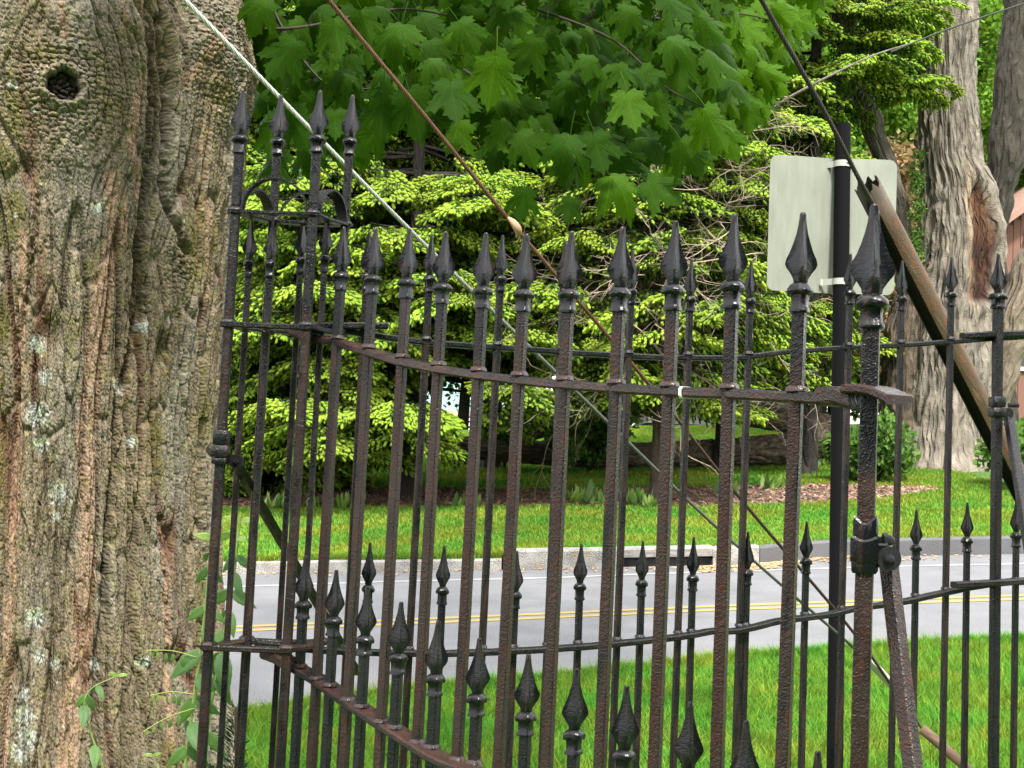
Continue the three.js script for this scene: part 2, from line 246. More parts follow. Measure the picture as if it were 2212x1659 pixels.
{
  const tree = thing('maple_tree', 'massive old tree trunk with furrowed mossy bark and a round knot, at the left', 'tree', P(TX, 1659, TD).setY(0));
  const c0 = P(TX, 830, TD), psi = Math.atan2(-c0.x, -c0.z), fx = V3(Math.cos(psi), 0, -Math.sin(psi)), fz = V3(Math.sin(psi), 0, Math.cos(psi));
  const lean = P(TX, 1659, TD - 0.13).sub(P(TX, 0, TD + 0.13)); // follows the picture's own tilt of the trunk
  const yTop = P(TX, -130, TD).y, yBot = roadY(c0.x, c0.z) - 0.05, YofY = y => 829.5 + (P(TX, 829.5, TD).y - y) / TD * F * 1.0;
  const phis = [...range(-3.14159, -0.62, 26).slice(0, -1), ...range(-0.62, 1.72, 570).slice(0, -1), ...range(1.72, 3.14159, 12)];
  const ys = [...range(yBot, P(TX, 1700, TD).y, 10).slice(0, -1), ...range(P(TX, 1700, TD).y, yTop, 860).slice(0, -1), ...range(yTop, 7.2, 24)];
  const knots = [[130, 281, 0.105], [352, 590, 0.05], [418, 40, 0.06]].map(([X, Y, r]) => ({ a: Math.asin((X - TX) / (edgeAt(Y) - TX)) * 0.56, Y, r, k: TD / F }));
  const seamB = [[281, -200], [283, 0], [288, 126], [297, 196], [292, 330], [281, 465], [269, 570], [279, 690], [260, 735], [252, 800], [233, 860], [229, 990], [216, 1105], [207, 1280], [194, 1380], [185, 1700]];
  const seamA = [[312, 120], [322, 238], [324, 330], [320, 464], [345, 515], [368, 560]];
  const seamC = [[405, 900], [398, 1040], [414, 1172], [418, 1380], [430, 1700]], seamD = [[316, 1100], [320, 1200], [326, 1340]], seamE = [[84, 490], [78, 600], [55, 760], [50, 880]];
  const pinks = [[[[224, 440], [230, 550], [206, 620], [196, 716], [180, 857], [175, 929], [176, 1061], [172, 1193], [163, 1325], [145, 1457], [126, 1700]], 20], [[[44, 960], [40, 1090], [44, 1180]], 9], [[[432, 105], [402, 160], [364, 226]], 11], [[[272, 235], [253, 350], [270, 470]], 9], [[[274, -40], [276, 110]], 8], [[[236, 20], [238, 160]], 7], [[[128, 130], [132, 190]], 8], [[[405, 300], [398, 350]], 8], [[[320, 1110], [324, 1300], [335, 1650]], 9], [[[60, 560], [52, 900], [30, 1400], [18, 1700]], 10], [[[400, 440], [412, 640]], 8]];
  const lichens = [[85, 770, 15], [97, 832, 13], [84, 905, 22], [92, 960, 14], [122, 1052, 18], [118, 1098, 8], [82, 1292, 16], [62, 1478, 16], [66, 1520, 20], [54, 1550, 16], [12, 1612, 22], [58, 1645, 14], [192, 500, 11], [236, 842, 13], [190, 1388, 12], [282, 1385, 10], [88, 1365, 11], [115, 1380, 9], [44, 290, 7], [280, 720, 10], [60, 1440, 12], [330, 700, 7], [255, 950, 9]];
  const mossSpots = [[60, 330, 60, 70], [30, 430, 40, 60], [35, 530, 40, 80], [100, 230, 60, 30], [322, 800, 22, 70], [385, 560, 35, 130], [150, 760, 25, 100], [430, 520, 30, 70], [300, 950, 30, 130], [395, 1300, 22, 120], [310, 1000, 25, 60], [170, 620, 30, 40], [440, 230, 60, 60], [12, 980, 25, 200], [220, 310, 40, 40], [330, 1580, 40, 60], [400, 880, 30, 120], [20, 720, 25, 90]];
  const pos = [], col = [], uv = [], idx = [];
  const cy0 = P(TX, 829.5, TD).y;
  for (const y of ys) {
    const Y = 829.5 - (y - cy0) / TD * F, R = (edgeAt(Y) - TX) * TD / Math.hypot(F, edgeAt(Y) - TX);
    // centre line: image column TX at every height
    const cc = P(TX, Y, TD); const cx = cc.x, cz = cc.z + (Y - 829.5) / F * TD * 0 ;
    for (const ph of phis) {
      const sp = Math.sin(ph), X = TX + (edgeAt(Y) - TX) * sp, a = ph * 0.56;
      let aw = a, mound = 0, ring = 0, kn = 0, hole = 0;
      for (const [i, k] of knots.entries()) {
        const dx = a - k.a, dy = (Y - k.Y) * k.k, r2 = dx * dx + dy * dy * 0.75, r = Math.sqrt(r2), g = k.r * 1.5;
        aw += (dx * (r2 / (r2 + g * g)) - dx) * Math.exp(-r2 / (k.r * k.r * 22));
        const w = Math.exp(-r2 / (k.r * k.r * 2.4)); kn = Math.max(kn, w * (i === 1 ? 0.8 : 1)); mound += (i ? 0.016 : 0.045) * w;
        if (i === 0) { const rr = Math.hypot(dx * 1.0, dy * 0.95) + 0.009 * noise(Math.atan2(dy, dx) * 1.6, 3), q = sst(0.043, 0.036, rr); hole = q; mound += 0.012 * Math.exp(-Math.pow((rr - 0.052) / 0.011, 2)) - 0.03 * q + 0.004 * q * Math.cos(rr * 420 + 2 * noise(dx * 90, dy * 90)); ring = Math.exp(-Math.pow((rr - 0.06) / 0.03, 2)); }
        if (i === 1) { const rr = Math.hypot(dx, dy); mound += 0.006 * Math.cos(rr * 330) * Math.exp(-rr * rr / 0.0009); }
      }
      const bulge = Math.exp(-(Math.pow((X - 440) / 85, 2) + Math.pow((Y - 150) / 150, 2)));
      const blocky = clamp(kn * 1.2 + bulge * 1.1 * sst(330, 385, X) );
      const wob = 0.55 * noise(a * 3.1, y * 0.9) + 0.3 * noise(a * 8, y * 2.0 + 5);
      const f1 = noise(aw * 11 + wob * 0.8, y * 0.95 + 3 + 0.3 * noise(a * 9, y * 2)), f2 = noise(aw * 25 + wob * 1.4 + 7, y * 1.9 + 3), f4 = noise(aw * 52 + wob * 2, y * 4.6);
      const wx = aw + 0.012 * noise(a * 20, y * 9) + 0.02 * wob * 0.3, [e1, i1] = plates(wx * 23, y * 2.7 + 0.6 * wob), [e2, i2] = plates(wx * 60 + 3, y * 9 + wob), [e3, i3] = plates(a * 46 + wob * 1.5, y * 62 + 0.8 * noise(a * 18, y * 18));
      const g1 = sst(0.01, 0.1, Math.abs(f1)), g2 = sst(0.0, 0.11, Math.abs(f2)), g4 = sst(0, 0.15, Math.abs(f4));
      const cross = sst(0.0, 0.1, Math.abs(noise(a * 14 + 40, y * 12 + wob)));
      const hl = 0.03 * g1 + 0.006 * g2 + 0.003 * g4 + 0.012 * sst(0.0, 0.12, e1) + 0.012 * (i1 - 0.5) * sst(0, 0.08, e1) + 0.0055 * sst(0, 0.14, e2) + 0.006 * (i2 - 0.5) * sst(0, 0.08, e2) + 0.0035 * noise(a * 130 + wob * 3, y * 9) + 0.0025 * noise(a * 150, y * 120) + 0.003 * noise(a * 90, y * 20) + 0.0012 * noise(a * 190, y * 50) + 0.008 * noise(aw * 7, y * 0.8) + 0.004 * Math.sign(f1) * g1;
      const hb = 0.02 + 0.011 * sst(0, 0.24, e3) + 0.006 * (i3 - 0.5) + 0.004 * sst(0, 0.3, Math.abs(noise(a * 52 + 3, y * 66))) + 0.008 * sst(0, 0.2, e1) + 0.003 * noise(a * 90, y * 90) + 0.006 * noise(a * 12, y * 12);
      let h = lerp(hl, hb, blocky) - 0.03 + mound * 1;
      const groove = (p, w, d) => { const q = pathDist(p, X + 5 * noise(Y * 0.03, 7) + 3 * noise(Y * 0.1, 2), Y); h -= 1.25 * d * Math.exp(-(q / w) * (q / w)); return q; };
      if (ph > -1.2 && ph < 1.6) { groove(seamB, 8, 0.036); groove(seamA, 8, 0.036); groove(seamC, 7, 0.03); groove(seamD, 4.5, 0.024); groove(seamE, 5, 0.022); h += 0.03 * bulge; h -= 0.012 * Math.exp(-Math.pow((X - 312) / 30, 2)) * sst(500, 100, Y); }
      const root = sst(1500, 2300, Y); const rr = (R + h * (1 - hole * 0)) * (1 + root * 0.12 * Math.sin(ph * 5 + 1));
      const px = cx + fx.x * sp * rr + fz.x * Math.cos(ph) * rr, pz = cz + fx.z * sp * rr + fz.z * Math.cos(ph) * rr;
      pos.push(px, y, pz); uv.push(a, y);
      // colours of bark, moss, lichen, torn strips: matter of its own
      let c = [0.215, 0.17, 0.105]; const n1 = noise(a * 20, y * 5), n2 = noise(a * 70, y * 40);
      const grey = sst(-0.1, 0.35, noise(a * 6 + 3, y * 1.7)); c = c.map((v, i) => lerp(v, [0.25, 0.22, 0.165][i], grey) * (1 + 0.3 * n1 + 0.25 * n2 + 0.35 * (lerp(i1, i3, blocky) - 0.5) + 0.2 * (i2 - 0.5)));
      const red = sst(0.16, 0.03, Math.abs(f1)) * sst(0.05, 0.3, noise(a * 5 + 20, y * 1.1)); c = c.map((v, i) => lerp(v, [0.17, 0.075, 0.04][i], red * 0.85));
      let pk = 0; for (const [p, w] of pinks) { const q = pathDist(p, X + 7 * noise(Y * 0.025, 4) + 4 * noise(Y * 0.09, 8), Y); pk = Math.max(pk, sst(w * 1.15, w * 0.6, q + w * 0.5 * n1 + w * 0.35 * n2)); }
      c = c.map((v, i) => lerp(v, [0.44, 0.285, 0.185][i] * (0.85 + 0.3 * n2), pk * 0.85 * sst(0.02, 0.2, Math.abs(f2) + 0.1)));
      let ms = 0; for (const [mx, my, wx, wy] of mossSpots) ms = Math.max(ms, Math.exp(-(Math.pow((X - mx) / wx, 2) + Math.pow((Y - my) / wy, 2))));
      ms = sst(0.35, 0.85, ms * 0.75 + 0.35 * noise(a * 16, y * 7) + 0.3 * n2 + 0.15 * sst(100, 0, X)) * (0.35 + 0.65 * g1); c = c.map((v, i) => lerp(v, [0.2, 0.17, 0.03][i] * (0.8 + 0.5 * n2), ms * 0.7));
      let li = 0; for (const [lx, ly, lr] of lichens) { const q = Math.hypot(X - lx, (Y - ly) * 0.8); if (q < lr * 2) li = Math.max(li, sst(lr * 1.25, lr * 0.5, q + lr * (0.9 * noise(a * 120, y * 120) + 0.5 * noise(a * 60, y * 60)))); }
      li = Math.max(li, sst(0.5, 0.62, noise(a * 40 + 8, y * 30) + 0.5 * noise(a * 110, y * 110)) * 0.7); c = c.map((v, i) => lerp(v, [0.5, 0.53, 0.47][i], li * 0.85));
      c = c.map((v, i) => lerp(v, [0.035, 0.027, 0.022][i], hole)); c = c.map((v, i) => lerp(v, [0.27, 0.235, 0.17][i], ring * 0.4 * (1 - hole)));
      col.push(...c.map(v => Math.max(0.01, v)));
    }
  }
  const w = phis.length; for (let j = 0; j + 1 < ys.length; j++) for (let i = 0; i + 1 < w; i++) { const a = j * w + i; idx.push(a, a + 1, a + w, a + 1, a + w + 1, a + w); }
  const g = new THREE.BufferGeometry(); g.setAttribute('position', new THREE.Float32BufferAttribute(pos, 3)); g.setAttribute('uv', new THREE.Float32BufferAttribute(uv, 2)); g.setAttribute('color', new THREE.Float32BufferAttribute(col, 3)); g.setIndex(idx); g.computeVertexNormals();
  part('trunk', g, bark, tree);
  globalThis.mapleTree = tree;
  // limb that leaves the trunk above the frame and crosses behind the hanging leaves
  const bc = s => (i, k) => { const n = 0.8 + 0.5 * noise(i * 0.9 + s, k * 0.8); return [0.11 * n, 0.09 * n, 0.065 * n]; };
  part('limb', limb([P(330, -240, 5.0), P(560, -170, 5.6), P(860, -75, 6.4), P(1180, -28, 7.2), P(1480, -70, 8.2), P(1800, -260, 9.5)], (t, a) => lerp(0.24, 0.13, t) * (1 + 0.1 * noise(t * 14, a * 2) + 0.06 * Math.sin(a * 7 + t * 5)), { sides: 28, seg: 70, colors: bc(3) }), farBark, tree);
  part('limb', limb([P(330, -300, 5.1), P(420, -420, 5.5), P(600, -620, 6.2), P(760, -900, 7)], (t, a) => lerp(0.24, 0.15, t), { sides: 16, seg: 24, colors: bc(9) }), farBark, tree);
  part('limb', limb([P(60, -300, 5.0), P(-150, -600, 5.0), P(-420, -950, 4.6)], (t, a) => lerp(0.3, 0.16, t), { sides: 16, seg: 24, colors: bc(12) }), farBark, tree);
  part('limb', limb([P(150, -300, 4.9), P(220, -700, 4.2), P(330, -1300, 3.2)], (t, a) => lerp(0.28, 0.12, t), { sides: 16, seg: 24, colors: bc(15) }), farBark, tree);
}
// ---------------------------------------------------------------- conifers across the road
const M4 = (p, q, s) => new THREE.Matrix4().compose(p, q, typeof s === 'number' ? V3(s, s, s) : s);
const basisQ = (x, y, z) => new THREE.Quaternion().setFromRotationMatrix(new THREE.Matrix4().makeBasis(x, y, z));
function triMesh() {
  const pos = [], col = [], idx = [], uv = [];
  return {
    spindle(a, b, r, ca, cb, sides = 5) {                       // plump new shoot
      const d = b.clone().sub(a), L = d.length(); d.normalize(); const n = Math.abs(d.y) < 0.9 ? V3(0, 1, 0).cross(d).normalize() : V3(1, 0, 0), m = d.clone().cross(n), o = pos.length / 3;
      pos.push(a.x, a.y, a.z); col.push(...ca); uv.push(0, 0);
      for (const [t, k] of [[0.3, 0.9], [0.72, 1]]) for (let s = 0; s < sides; s++) { const g = s / sides * 6.2832, q = a.clone().addScaledVector(d, L * t).addScaledVector(n, Math.cos(g) * r * k).addScaledVector(m, Math.sin(g) * r * k); pos.push(q.x, q.y, q.z); col.push(...ca.map((v, i) => lerp(v, cb[i], t))); uv.push(s / sides * 0.1, t * L); }
      pos.push(b.x, b.y, b.z); col.push(...cb); uv.push(0, L); const e = o + 1 + 2 * sides;
      for (let s = 0; s < sides; s++) { const s2 = (s + 1) % sides, p = o + 1 + s, q = o + 1 + s2; idx.push(o, q, p, p, q, p + sides, q, q + sides, p + sides, p + sides, q + sides, e); }
    },
    blade(a, b, w, n, c, c2 = c) { const d = b.clone().sub(a), s = d.clone().cross(n).normalize().multiplyScalar(w / 2), m = a.clone().lerp(b, 0.5).addScaledVector(n, d.length() * 0.08), o = pos.length / 3; for (const [q, cc] of [[a, c], [m.clone().add(s), c], [b, c2], [m.clone().sub(s), c]]) { pos.push(q.x, q.y, q.z); col.push(...cc); uv.push(q.x, q.y); } idx.push(o, o + 1, o + 2, o, o + 2, o + 3); },
    build(flat) { let g = new THREE.BufferGeometry(); g.setAttribute('position', new THREE.Float32BufferAttribute(pos, 3)); g.setAttribute('uv', new THREE.Float32BufferAttribute(uv, 2)); g.setAttribute('color', new THREE.Float32BufferAttribute(col, 3)); g.setIndex(idx); g.computeVertexNormals(); return g; },
  };
}
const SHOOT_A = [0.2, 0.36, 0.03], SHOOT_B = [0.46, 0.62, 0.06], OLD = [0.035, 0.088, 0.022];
function sprayGeometry(seed, fresh = 1) {
  const r = rng(seed), t = triMesh(), L = 0.72, axis = s => V3(s * L, -0.16 * s * s * L, 0);
  const shoot = (p, d, l) => { const fr = r() < fresh; const k = 0.75 + 0.5 * r(); t.spindle(p, p.clone().addScaledVector(d, l), fr ? 0.0135 + 0.006 * r() : 0.01, (fr ? SHOOT_A : OLD).map(v => v * k), (fr ? SHOOT_B : OLD).map(v => v * k)); };
  for (let i = 1; i <= 8; i++) for (const sd of [-1, 1]) {
    const s = i / 8.4, b = axis(s - 0.04 * (sd > 0)), l = 0.31 * Math.sin(Math.PI * (0.22 + 0.7 * s)) * (0.8 + 0.4 * r()), dir = V3(0.62, -0.16 - 0.15 * r(), sd * 0.85).normalize(), n = Math.max(2, Math.round(l / 0.055));
    for (let k = 1; k <= n; k++) {
      const p = b.clone().addScaledVector(dir, l * k / n); p.y -= 0.12 * Math.pow(k / n, 2) * l;
      if (k > n * 0.25) for (let q = 0; q < 2; q++) shoot(p.clone().add(V3(0.02 * r(), 0.01 * q, 0.02 * (r() - 0.5))), V3(0.3 + 0.7 * r(), -0.6 * r() - 0.15 + 0.25 * q, sd * (0.2 + 0.8 * r()) * (q ? 1 : 0.3)).normalize(), 0.06 + 0.05 * r());
      for (let q = 0; q < 3; q++) t.blade(p, p.clone().add(V3(r() - 0.3, r() * 0.7 - 0.35, (r() - 0.5) * 1.2).multiplyScalar(0.07)), 0.022, V3(0, 1, 0), OLD.map(v => v * (0.7 + 0.8 * r())));
    }
  }
  for (let k = 0; k < 4; k++) shoot(axis(0.95), V3(0.9, -0.4 - 0.3 * r(), (k - 1.5) * 0.45).normalize(), 0.1);
  return t.build();
}
const sprays = [sprayGeometry(1, 0.95), sprayGeometry(2, 0.9), sprayGeometry(3, 0.55)];
function pix(p) { const q = camera.worldToLocal(p.clone()); return [CX + F * q.x / -q.z, CY - F * q.y / -q.z, -q.z]; }
const barkCols = (s, base) => (i, k, p) => { const n = 0.75 + 0.6 * noise(p.y * 3 + s, k * 0.9 + s) + 0.3 * noise(p.y * 14, k * 2 + s); return base.map(c => Math.max(0.01, c * n)); };
// dead twig work inside a conifer: thin crooked bare twigs
function twigs(list, seed, base) {
  const r = rng(seed), gs = [];
  for (const [p, d, L, rad] of list) {
    const mk = (a, dir, l, w, depth) => {
      const pts = [a]; let q = a.clone(), v = dir.clone(); for (let i = 0; i < 4; i++) { v = v.add(V3(r() - 0.5, r() - 0.55, r() - 0.5).multiplyScalar(0.55)).normalize(); q = q.clone().addScaledVector(v, l / 4); pts.push(q); }
      gs.push(limb(pts, t => w * (1 - 0.75 * t), { sides: 4, seg: 6, colors: (i, k) => base.map(c => c * (0.7 + 0.6 * hash(i, k, seed))) }));
      if (depth) for (let k = 0; k < 4; k++) mk(pts[1 + (k % 4)], v.clone().add(V3(r() - 0.5, r() - 0.5, r() - 0.5).multiplyScalar(1.7)).normalize(), l * (0.3 + 0.3 * r()), w * 0.55, depth - 1);
    };
    mk(p, d, L, rad, 2);
  }
  return mergeGeometries(gs.map(g => g.toNonIndexed()));
}
function hole(X, Y, x, y, w, h) { return Math.pow((X - x) / w, 2) + Math.pow((Y - y) / h, 2) < 1; }
function conifer({ name = 'conifer', label, X, Y, depth, h0, h1, R, r0, step, per, fresh, keep, seed, droop = 0.18, dead = 0, spread = 1, bark = [0.07, 0.055, 0.045], group }) {
  const base = depth ? (() => { const p = P(X, 900, depth); p.y = groundY(p.x, p.z); return p; })() : G(X, Y), r = rng(seed);
  const o = thing(name, label, 'tree', base, group);
  part('trunk', limb([base.clone().add(V3(0, -0.1, 0)), base.clone().add(V3(0.03, 0.5, 0)), base.clone().add(V3(-0.03, h1 * 0.5, 0.04)), base.clone().add(V3(0.02, h1, 0))], t => r0 * (1.25 - t) * (1 + 0.2 * Math.exp(-t * 40)), { sides: 14, seg: 60, colors: barkCols(seed, bark) }), farBark, o);
  const mats = [[], [], []], cols = [[], [], []], wood = [], dt = [];
  for (let h = h0; h < h1; h += step * (0.8 + 0.4 * r())) {
    const f = (h - h0) / (h1 - h0), len = R * (h < h0 + 1.5 ? lerp(0.75, 1, (h - h0) / 1.5) : 1 - 0.75 * Math.pow(f, 1.3)), a0 = r() * 6.28;
    for (let k = 0; k < per; k++) {
      if (r() < 0.12) continue;
      const hh = h + step * 0.8 * (r() - 0.5), dr = droop * (0.4 + 1.3 * r()), a = a0 + (k + 0.6 * r()) / per * 6.2832, l = len * (0.6 + 0.65 * r()), d = V3(Math.cos(a), 0, Math.sin(a)), up = 0.12 * (r() - 0.3), at = t => base.clone().add(V3(0, hh, 0)).addScaledVector(d, l * t).add(V3(0, l * (up * t - dr * t * t * (1.6 - t)), 0));
      let last = dead ? 0.7 : 0; for (let t = 0.3; t < 1.02; t += 0.1) { const q = pix(at(t)); if ((!keep || keep(q[0], q[1], () => 0)) && !hole(q[0], q[1], 968, 832, 92, 72)) last = Math.max(last, t); }
      if (last) wood.push(limb([at(0), at(0.35 * last), at(0.7 * last), at(last)], t => 0.022 * (1 - 0.8 * t) * Math.sqrt(l), { sides: 5, seg: 7, colors: barkCols(seed + 5, bark.map(c => c * 1.1)) }));
      if (r() < dead) dt.push([at(0.25 + 0.3 * r()), d.clone().add(V3(r() - 0.5, -0.2, r() - 0.5)).normalize(), 0.8 + 0.8 * r(), 0.012]);
      for (let t = 0.3; t < 1.02; t += 0.235 / l) for (const sd of t > 0.95 ? [0] : [-1, 1]) {
        const p = at(t), q = pix(p); if (keep && !keep(q[0], q[1], r) || hole(q[0], q[1], 968, 832, 92, 72)) continue;
        const ya = a + sd * (0.75 + 0.3 * r()), x = V3(Math.cos(ya), -0.1 - 0.25 * r(), Math.sin(ya)).normalize(), up0 = V3((r() - 0.5) * 0.5, 1, (r() - 0.5) * 0.5), z = x.clone().cross(up0).normalize(), y = z.clone().cross(x);
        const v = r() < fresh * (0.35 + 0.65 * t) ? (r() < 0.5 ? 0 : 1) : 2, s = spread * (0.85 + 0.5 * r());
        mats[v].push(M4(p, basisQ(x, y, z), s)); const c = 0.7 + 0.5 * r(); cols[v].push(C(c * (0.9 + 0.2 * r()), c, c));
      }
    }
  }
  if (dead > 0.6) for (let i = 0; i < 46; i++) { const a = 0.3 + 2.5 * r(), q = 0.5 + 1.3 * r(); dt.push([base.clone().add(V3(Math.cos(a) * q, 2.2 + 2.6 * r(), Math.sin(a) * q)), V3(r() * 2 - 1, 0.6 * (r() - 0.6), r() - 0.3).normalize(), 0.6 + 0.7 * r(), 0.011]); }
  const inv = new THREE.Matrix4().makeTranslation(-base.x, -base.y, -base.z);
  part('branch', mergeGeometries(wood), farBark, o, { kind: 'stuff' });
  mats.forEach((m, v) => { if (m.length) instanced('foliage', sprays[v], shootMat, m.map(x => x.premultiply(inv)), cols[v], o); });
  if (dt.length) part('dead_twig', twigs(dt, seed + 9, [0.42, 0.33, 0.25]), twigMat, o, { kind: 'stuff' });
  return o;
}
conifer({ label: 'broad conifer with layered bright new shoots, its dark trunk standing in the mulch bed', X: 880, Y: 1078, h0: 1.0, h1: 10, R: 3.0, r0: 0.15, step: 0.34, per: 9, fresh: 1.0, seed: 11, keep: (x, y) => !hole(x, y, 970, 830, 75, 62) && !hole(x, y, 855, 965, 30, 20) && !(x > 905 && y > 880 + 30 * Math.sin(x * 0.05)) && noise(x * 0.013, y * 0.018) > -0.3 && !(x > 1130 && y > 640 + 60 * noise(x * 0.02, 3)) && !(y < 340 + 25 * Math.sin(x * 0.03) && y > 20) });
conifer({ label: 'leafy young conifer reaching low to the lawn behind the iron pier', X: 560, Y: 1062, h0: 0.35, h1: 6, R: 1.9, r0: 0.08, step: 0.3, per: 9, fresh: 1.0, seed: 12, keep: (x, y) => y < 1045 && x < 830 && noise(x * 0.015 + 5, y * 0.02) > -0.24 });
conifer({ label: 'gaunt conifer full of bare dead twigs, slender trunk before the fallen logs', X: 1413, Y: 1085, h0: 1.7, h1: 9, R: 1.9, r0: 0.1, step: 0.36, per: 7, fresh: 0.6, seed: 13, dead: 0.9, bark: [0.15, 0.11, 0.08], keep: (x, y, r) => y < 860 && r() < (y > 760 ? 0.4 : 0.48) && !hole(x, y, 1600, 790, 60, 40) });
conifer({ label: 'dark shaded conifer with pale twigs behind the road sign', X: 1560, depth: 26, h0: 1.2, h1: 11, R: 2.3, r0: 0.16, step: 0.42, per: 8, fresh: 0.35, seed: 14, dead: 0.5, keep: (x, y, r) => y < 840 && !hole(x, y, 1640, 800, 60, 40) && r() < 0.55 });
const hemlock = conifer({ label: 'tall hemlock with tiered bright boughs above the road sign', X: 1745, depth: 25, h0: 3.0, h1: 13, R: 2.6, r0: 0.16, step: 0.75, per: 6, fresh: 1.0, seed: 15, droop: 0.12, keep: (x, y) => !(x > 1795 && y > 205 + (x - 1795) * 0.1) && !(x > 2090) && y < 345, bark: [0.06, 0.05, 0.045] });
part('bare_branch', limb([P(1640, 262, 23), P(1688, 221, 22.6), P(1790, 165, 22.3), P(1880, 122, 22.2), P(1968, 93, 22.2)], t => 0.03 * (1 - 0.7 * t), { sides: 7, seg: 20, colors: () => [0.26, 0.23, 0.19] }), farBark, hemlock);
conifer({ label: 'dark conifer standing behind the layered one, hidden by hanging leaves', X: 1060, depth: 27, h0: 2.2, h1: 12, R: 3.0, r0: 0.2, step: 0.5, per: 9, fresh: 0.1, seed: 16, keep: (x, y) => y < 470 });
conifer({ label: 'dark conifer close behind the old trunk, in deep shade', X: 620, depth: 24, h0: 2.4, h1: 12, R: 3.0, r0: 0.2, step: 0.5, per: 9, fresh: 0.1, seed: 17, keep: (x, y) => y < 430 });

// ---------------------------------------------------------------- broad-leaved woods
function clusterGeometry(seed, n, R, L, w, cA, cB) { const r = rng(seed), t = triMesh(); for (let i = 0; i < n; i++) { const d = V3(r() - 0.5, r() - 0.5, r() - 0.5).normalize(), p = d.clone().multiplyScalar(R * Math.pow(r(), 0.5)), dir = V3(r() - 0.5, -0.35 + 0.5 * (r() - 0.5), r() - 0.5).normalize(), nn = V3(r() - 0.5, 0.9, r() - 0.5).normalize(), k = r(), c = cA.map((v, j) => lerp(v, cB[j], k)); t.blade(p, p.clone().addScaledVector(dir, L * (0.7 + 0.6 * r())), w * (0.8 + 0.4 * r()), nn, c); } return t.build(); }
const lime = clusterGeometry(21, 40, 0.5, 0.17, 0.12, [0.1, 0.23, 0.02], [0.22, 0.38, 0.04]), deep = clusterGeometry(22, 40, 0.5, 0.18, 0.13, [0.025, 0.07, 0.012], [0.06, 0.13, 0.02]), rosy = clusterGeometry(23, 46, 0.4, 0.12, 0.08, [0.2, 0.22, 0.07], [0.42, 0.26, 0.16]), fine = clusterGeometry(24, 40, 0.22, 0.1, 0.065, [0.07, 0.17, 0.025], [0.15, 0.28, 0.05]);
function leafTree({ name = 'broadleaf_tree', label, X, depth, h0, h1, R, r0, n, geo, seed, keep, cat = 'tree', lean = 0, group, scale = 1, bk = [0.08, 0.065, 0.05] }) {
  const base = P(X, 900, depth); base.y = groundY(base.x, base.z); const r = rng(seed), o = thing(name, label, cat, base, group), top = base.clone().add(V3(lean, h1 * 0.8, 0));
  if (r0) part('trunk', limb([base.clone().add(V3(0, -0.1, 0)), base.clone().lerp(top, 0.4).add(V3(0.1, 0, 0)), top], t => r0 * (1.2 - t), { sides: 10, seg: 20, colors: barkCols(seed, bk) }), farBark, o);
  const wood = []; if (r0) for (let i = 0; i < 9; i++) { const a = i * 2.4, p = base.clone().lerp(top, 0.35 + 0.06 * i), q = p.clone().add(V3(Math.cos(a) * R * 0.75, 0.8 + r(), Math.sin(a) * R * 0.75)); wood.push(limb([p, p.clone().lerp(q, 0.5).add(V3(0, 0.3, 0)), q], t => r0 * 0.4 * (1 - 0.85 * t), { sides: 6, seg: 8, colors: barkCols(seed, bk) })); }
  if (wood.length) part('limb', mergeGeometries(wood), farBark, o, { kind: 'stuff' });
  const m = [], c = [], clumps = Array.from({ length: Math.round(10 + n / 60) }, () => { const a = r() * 6.28, e = Math.acos(1 - 2 * r()), q = 0.55 + 0.4 * r(); return V3(Math.sin(e) * Math.cos(a) * R * q, lerp(h0, h1, 0.5 + 0.5 * Math.cos(e) * q), Math.sin(e) * Math.sin(a) * R * q); });
  for (let i = 0; i < n; i++) { const k = clumps[i % clumps.length], p = k.clone().add(V3(r() + r() - 1, (r() + r() - 1) * 0.7, r() + r() - 1).multiplyScalar(R * 0.42)).add(base), q = pix(p); if (keep && !keep(q[0], q[1], r)) continue; m.push(M4(p.sub(base), new THREE.Quaternion().setFromEuler(new THREE.Euler(r() * 6, r() * 6, r() * 6)), scale * (0.7 + 0.6 * r()))); const b = 0.75 + 0.5 * r(); c.push(C(b * (0.85 + 0.3 * r()), b, b)); }
  instanced('crown', geo, leafyMat, m, c, o); return o;
}
const W = 'trees of the wood far behind the houses';
[[-60, 46, lime, 5], [260, 52, deep, 6], [560, 50, lime, 5], [760, 58, lime, 6], [1000, 60, deep, 6], [1230, 55, lime, 6], [1450, 60, lime, 6], [1660, 48, lime, 5], [1800, 56, deep, 6], [1960, 50, lime, 6], [2120, 46, lime, 5], [2290, 50, lime, 6], [1880, 66, deep, 8], [640, 70, deep, 8], [1330, 72, deep, 9], [2200, 64, deep, 8]].forEach(([X, D, g, R], i) => leafTree({ label: 'green tree of the wood far behind the houses', X, depth: D, h0: 1.0 + (i % 3) * 0.6, h1: 13 + (i % 4) * 2, R, r0: 0.22, n: 1500, geo: g, seed: 400 + i, group: W, scale: 1.35 }));
leafTree({ name: 'shrub_tree', label: 'loose shrub of pinkish young leaves left of the torn tree trunk', X: 1905, depth: 31, h0: 1.2, h1: 6.2, R: 1.15, r0: 0.07, n: 620, geo: rosy, seed: 431, cat: 'shrub', keep: (x, y) => x < 2010 });
leafTree({ name: 'broadleaf_tree', label: 'light green tree above the pinkish shrub at the upper right', X: 1960, depth: 34, h0: 6.5, h1: 12, R: 2.4, r0: 0.14, n: 900, geo: lime, seed: 432, scale: 0.85 });
leafTree({ name: 'broadleaf_tree', label: 'bright green tree glowing behind the hemlock boughs at the upper right', X: 1770, depth: 32, h0: 4.5, h1: 10.5, R: 1.9, r0: 0.12, n: 800, geo: lime, seed: 439, scale: 0.8 });
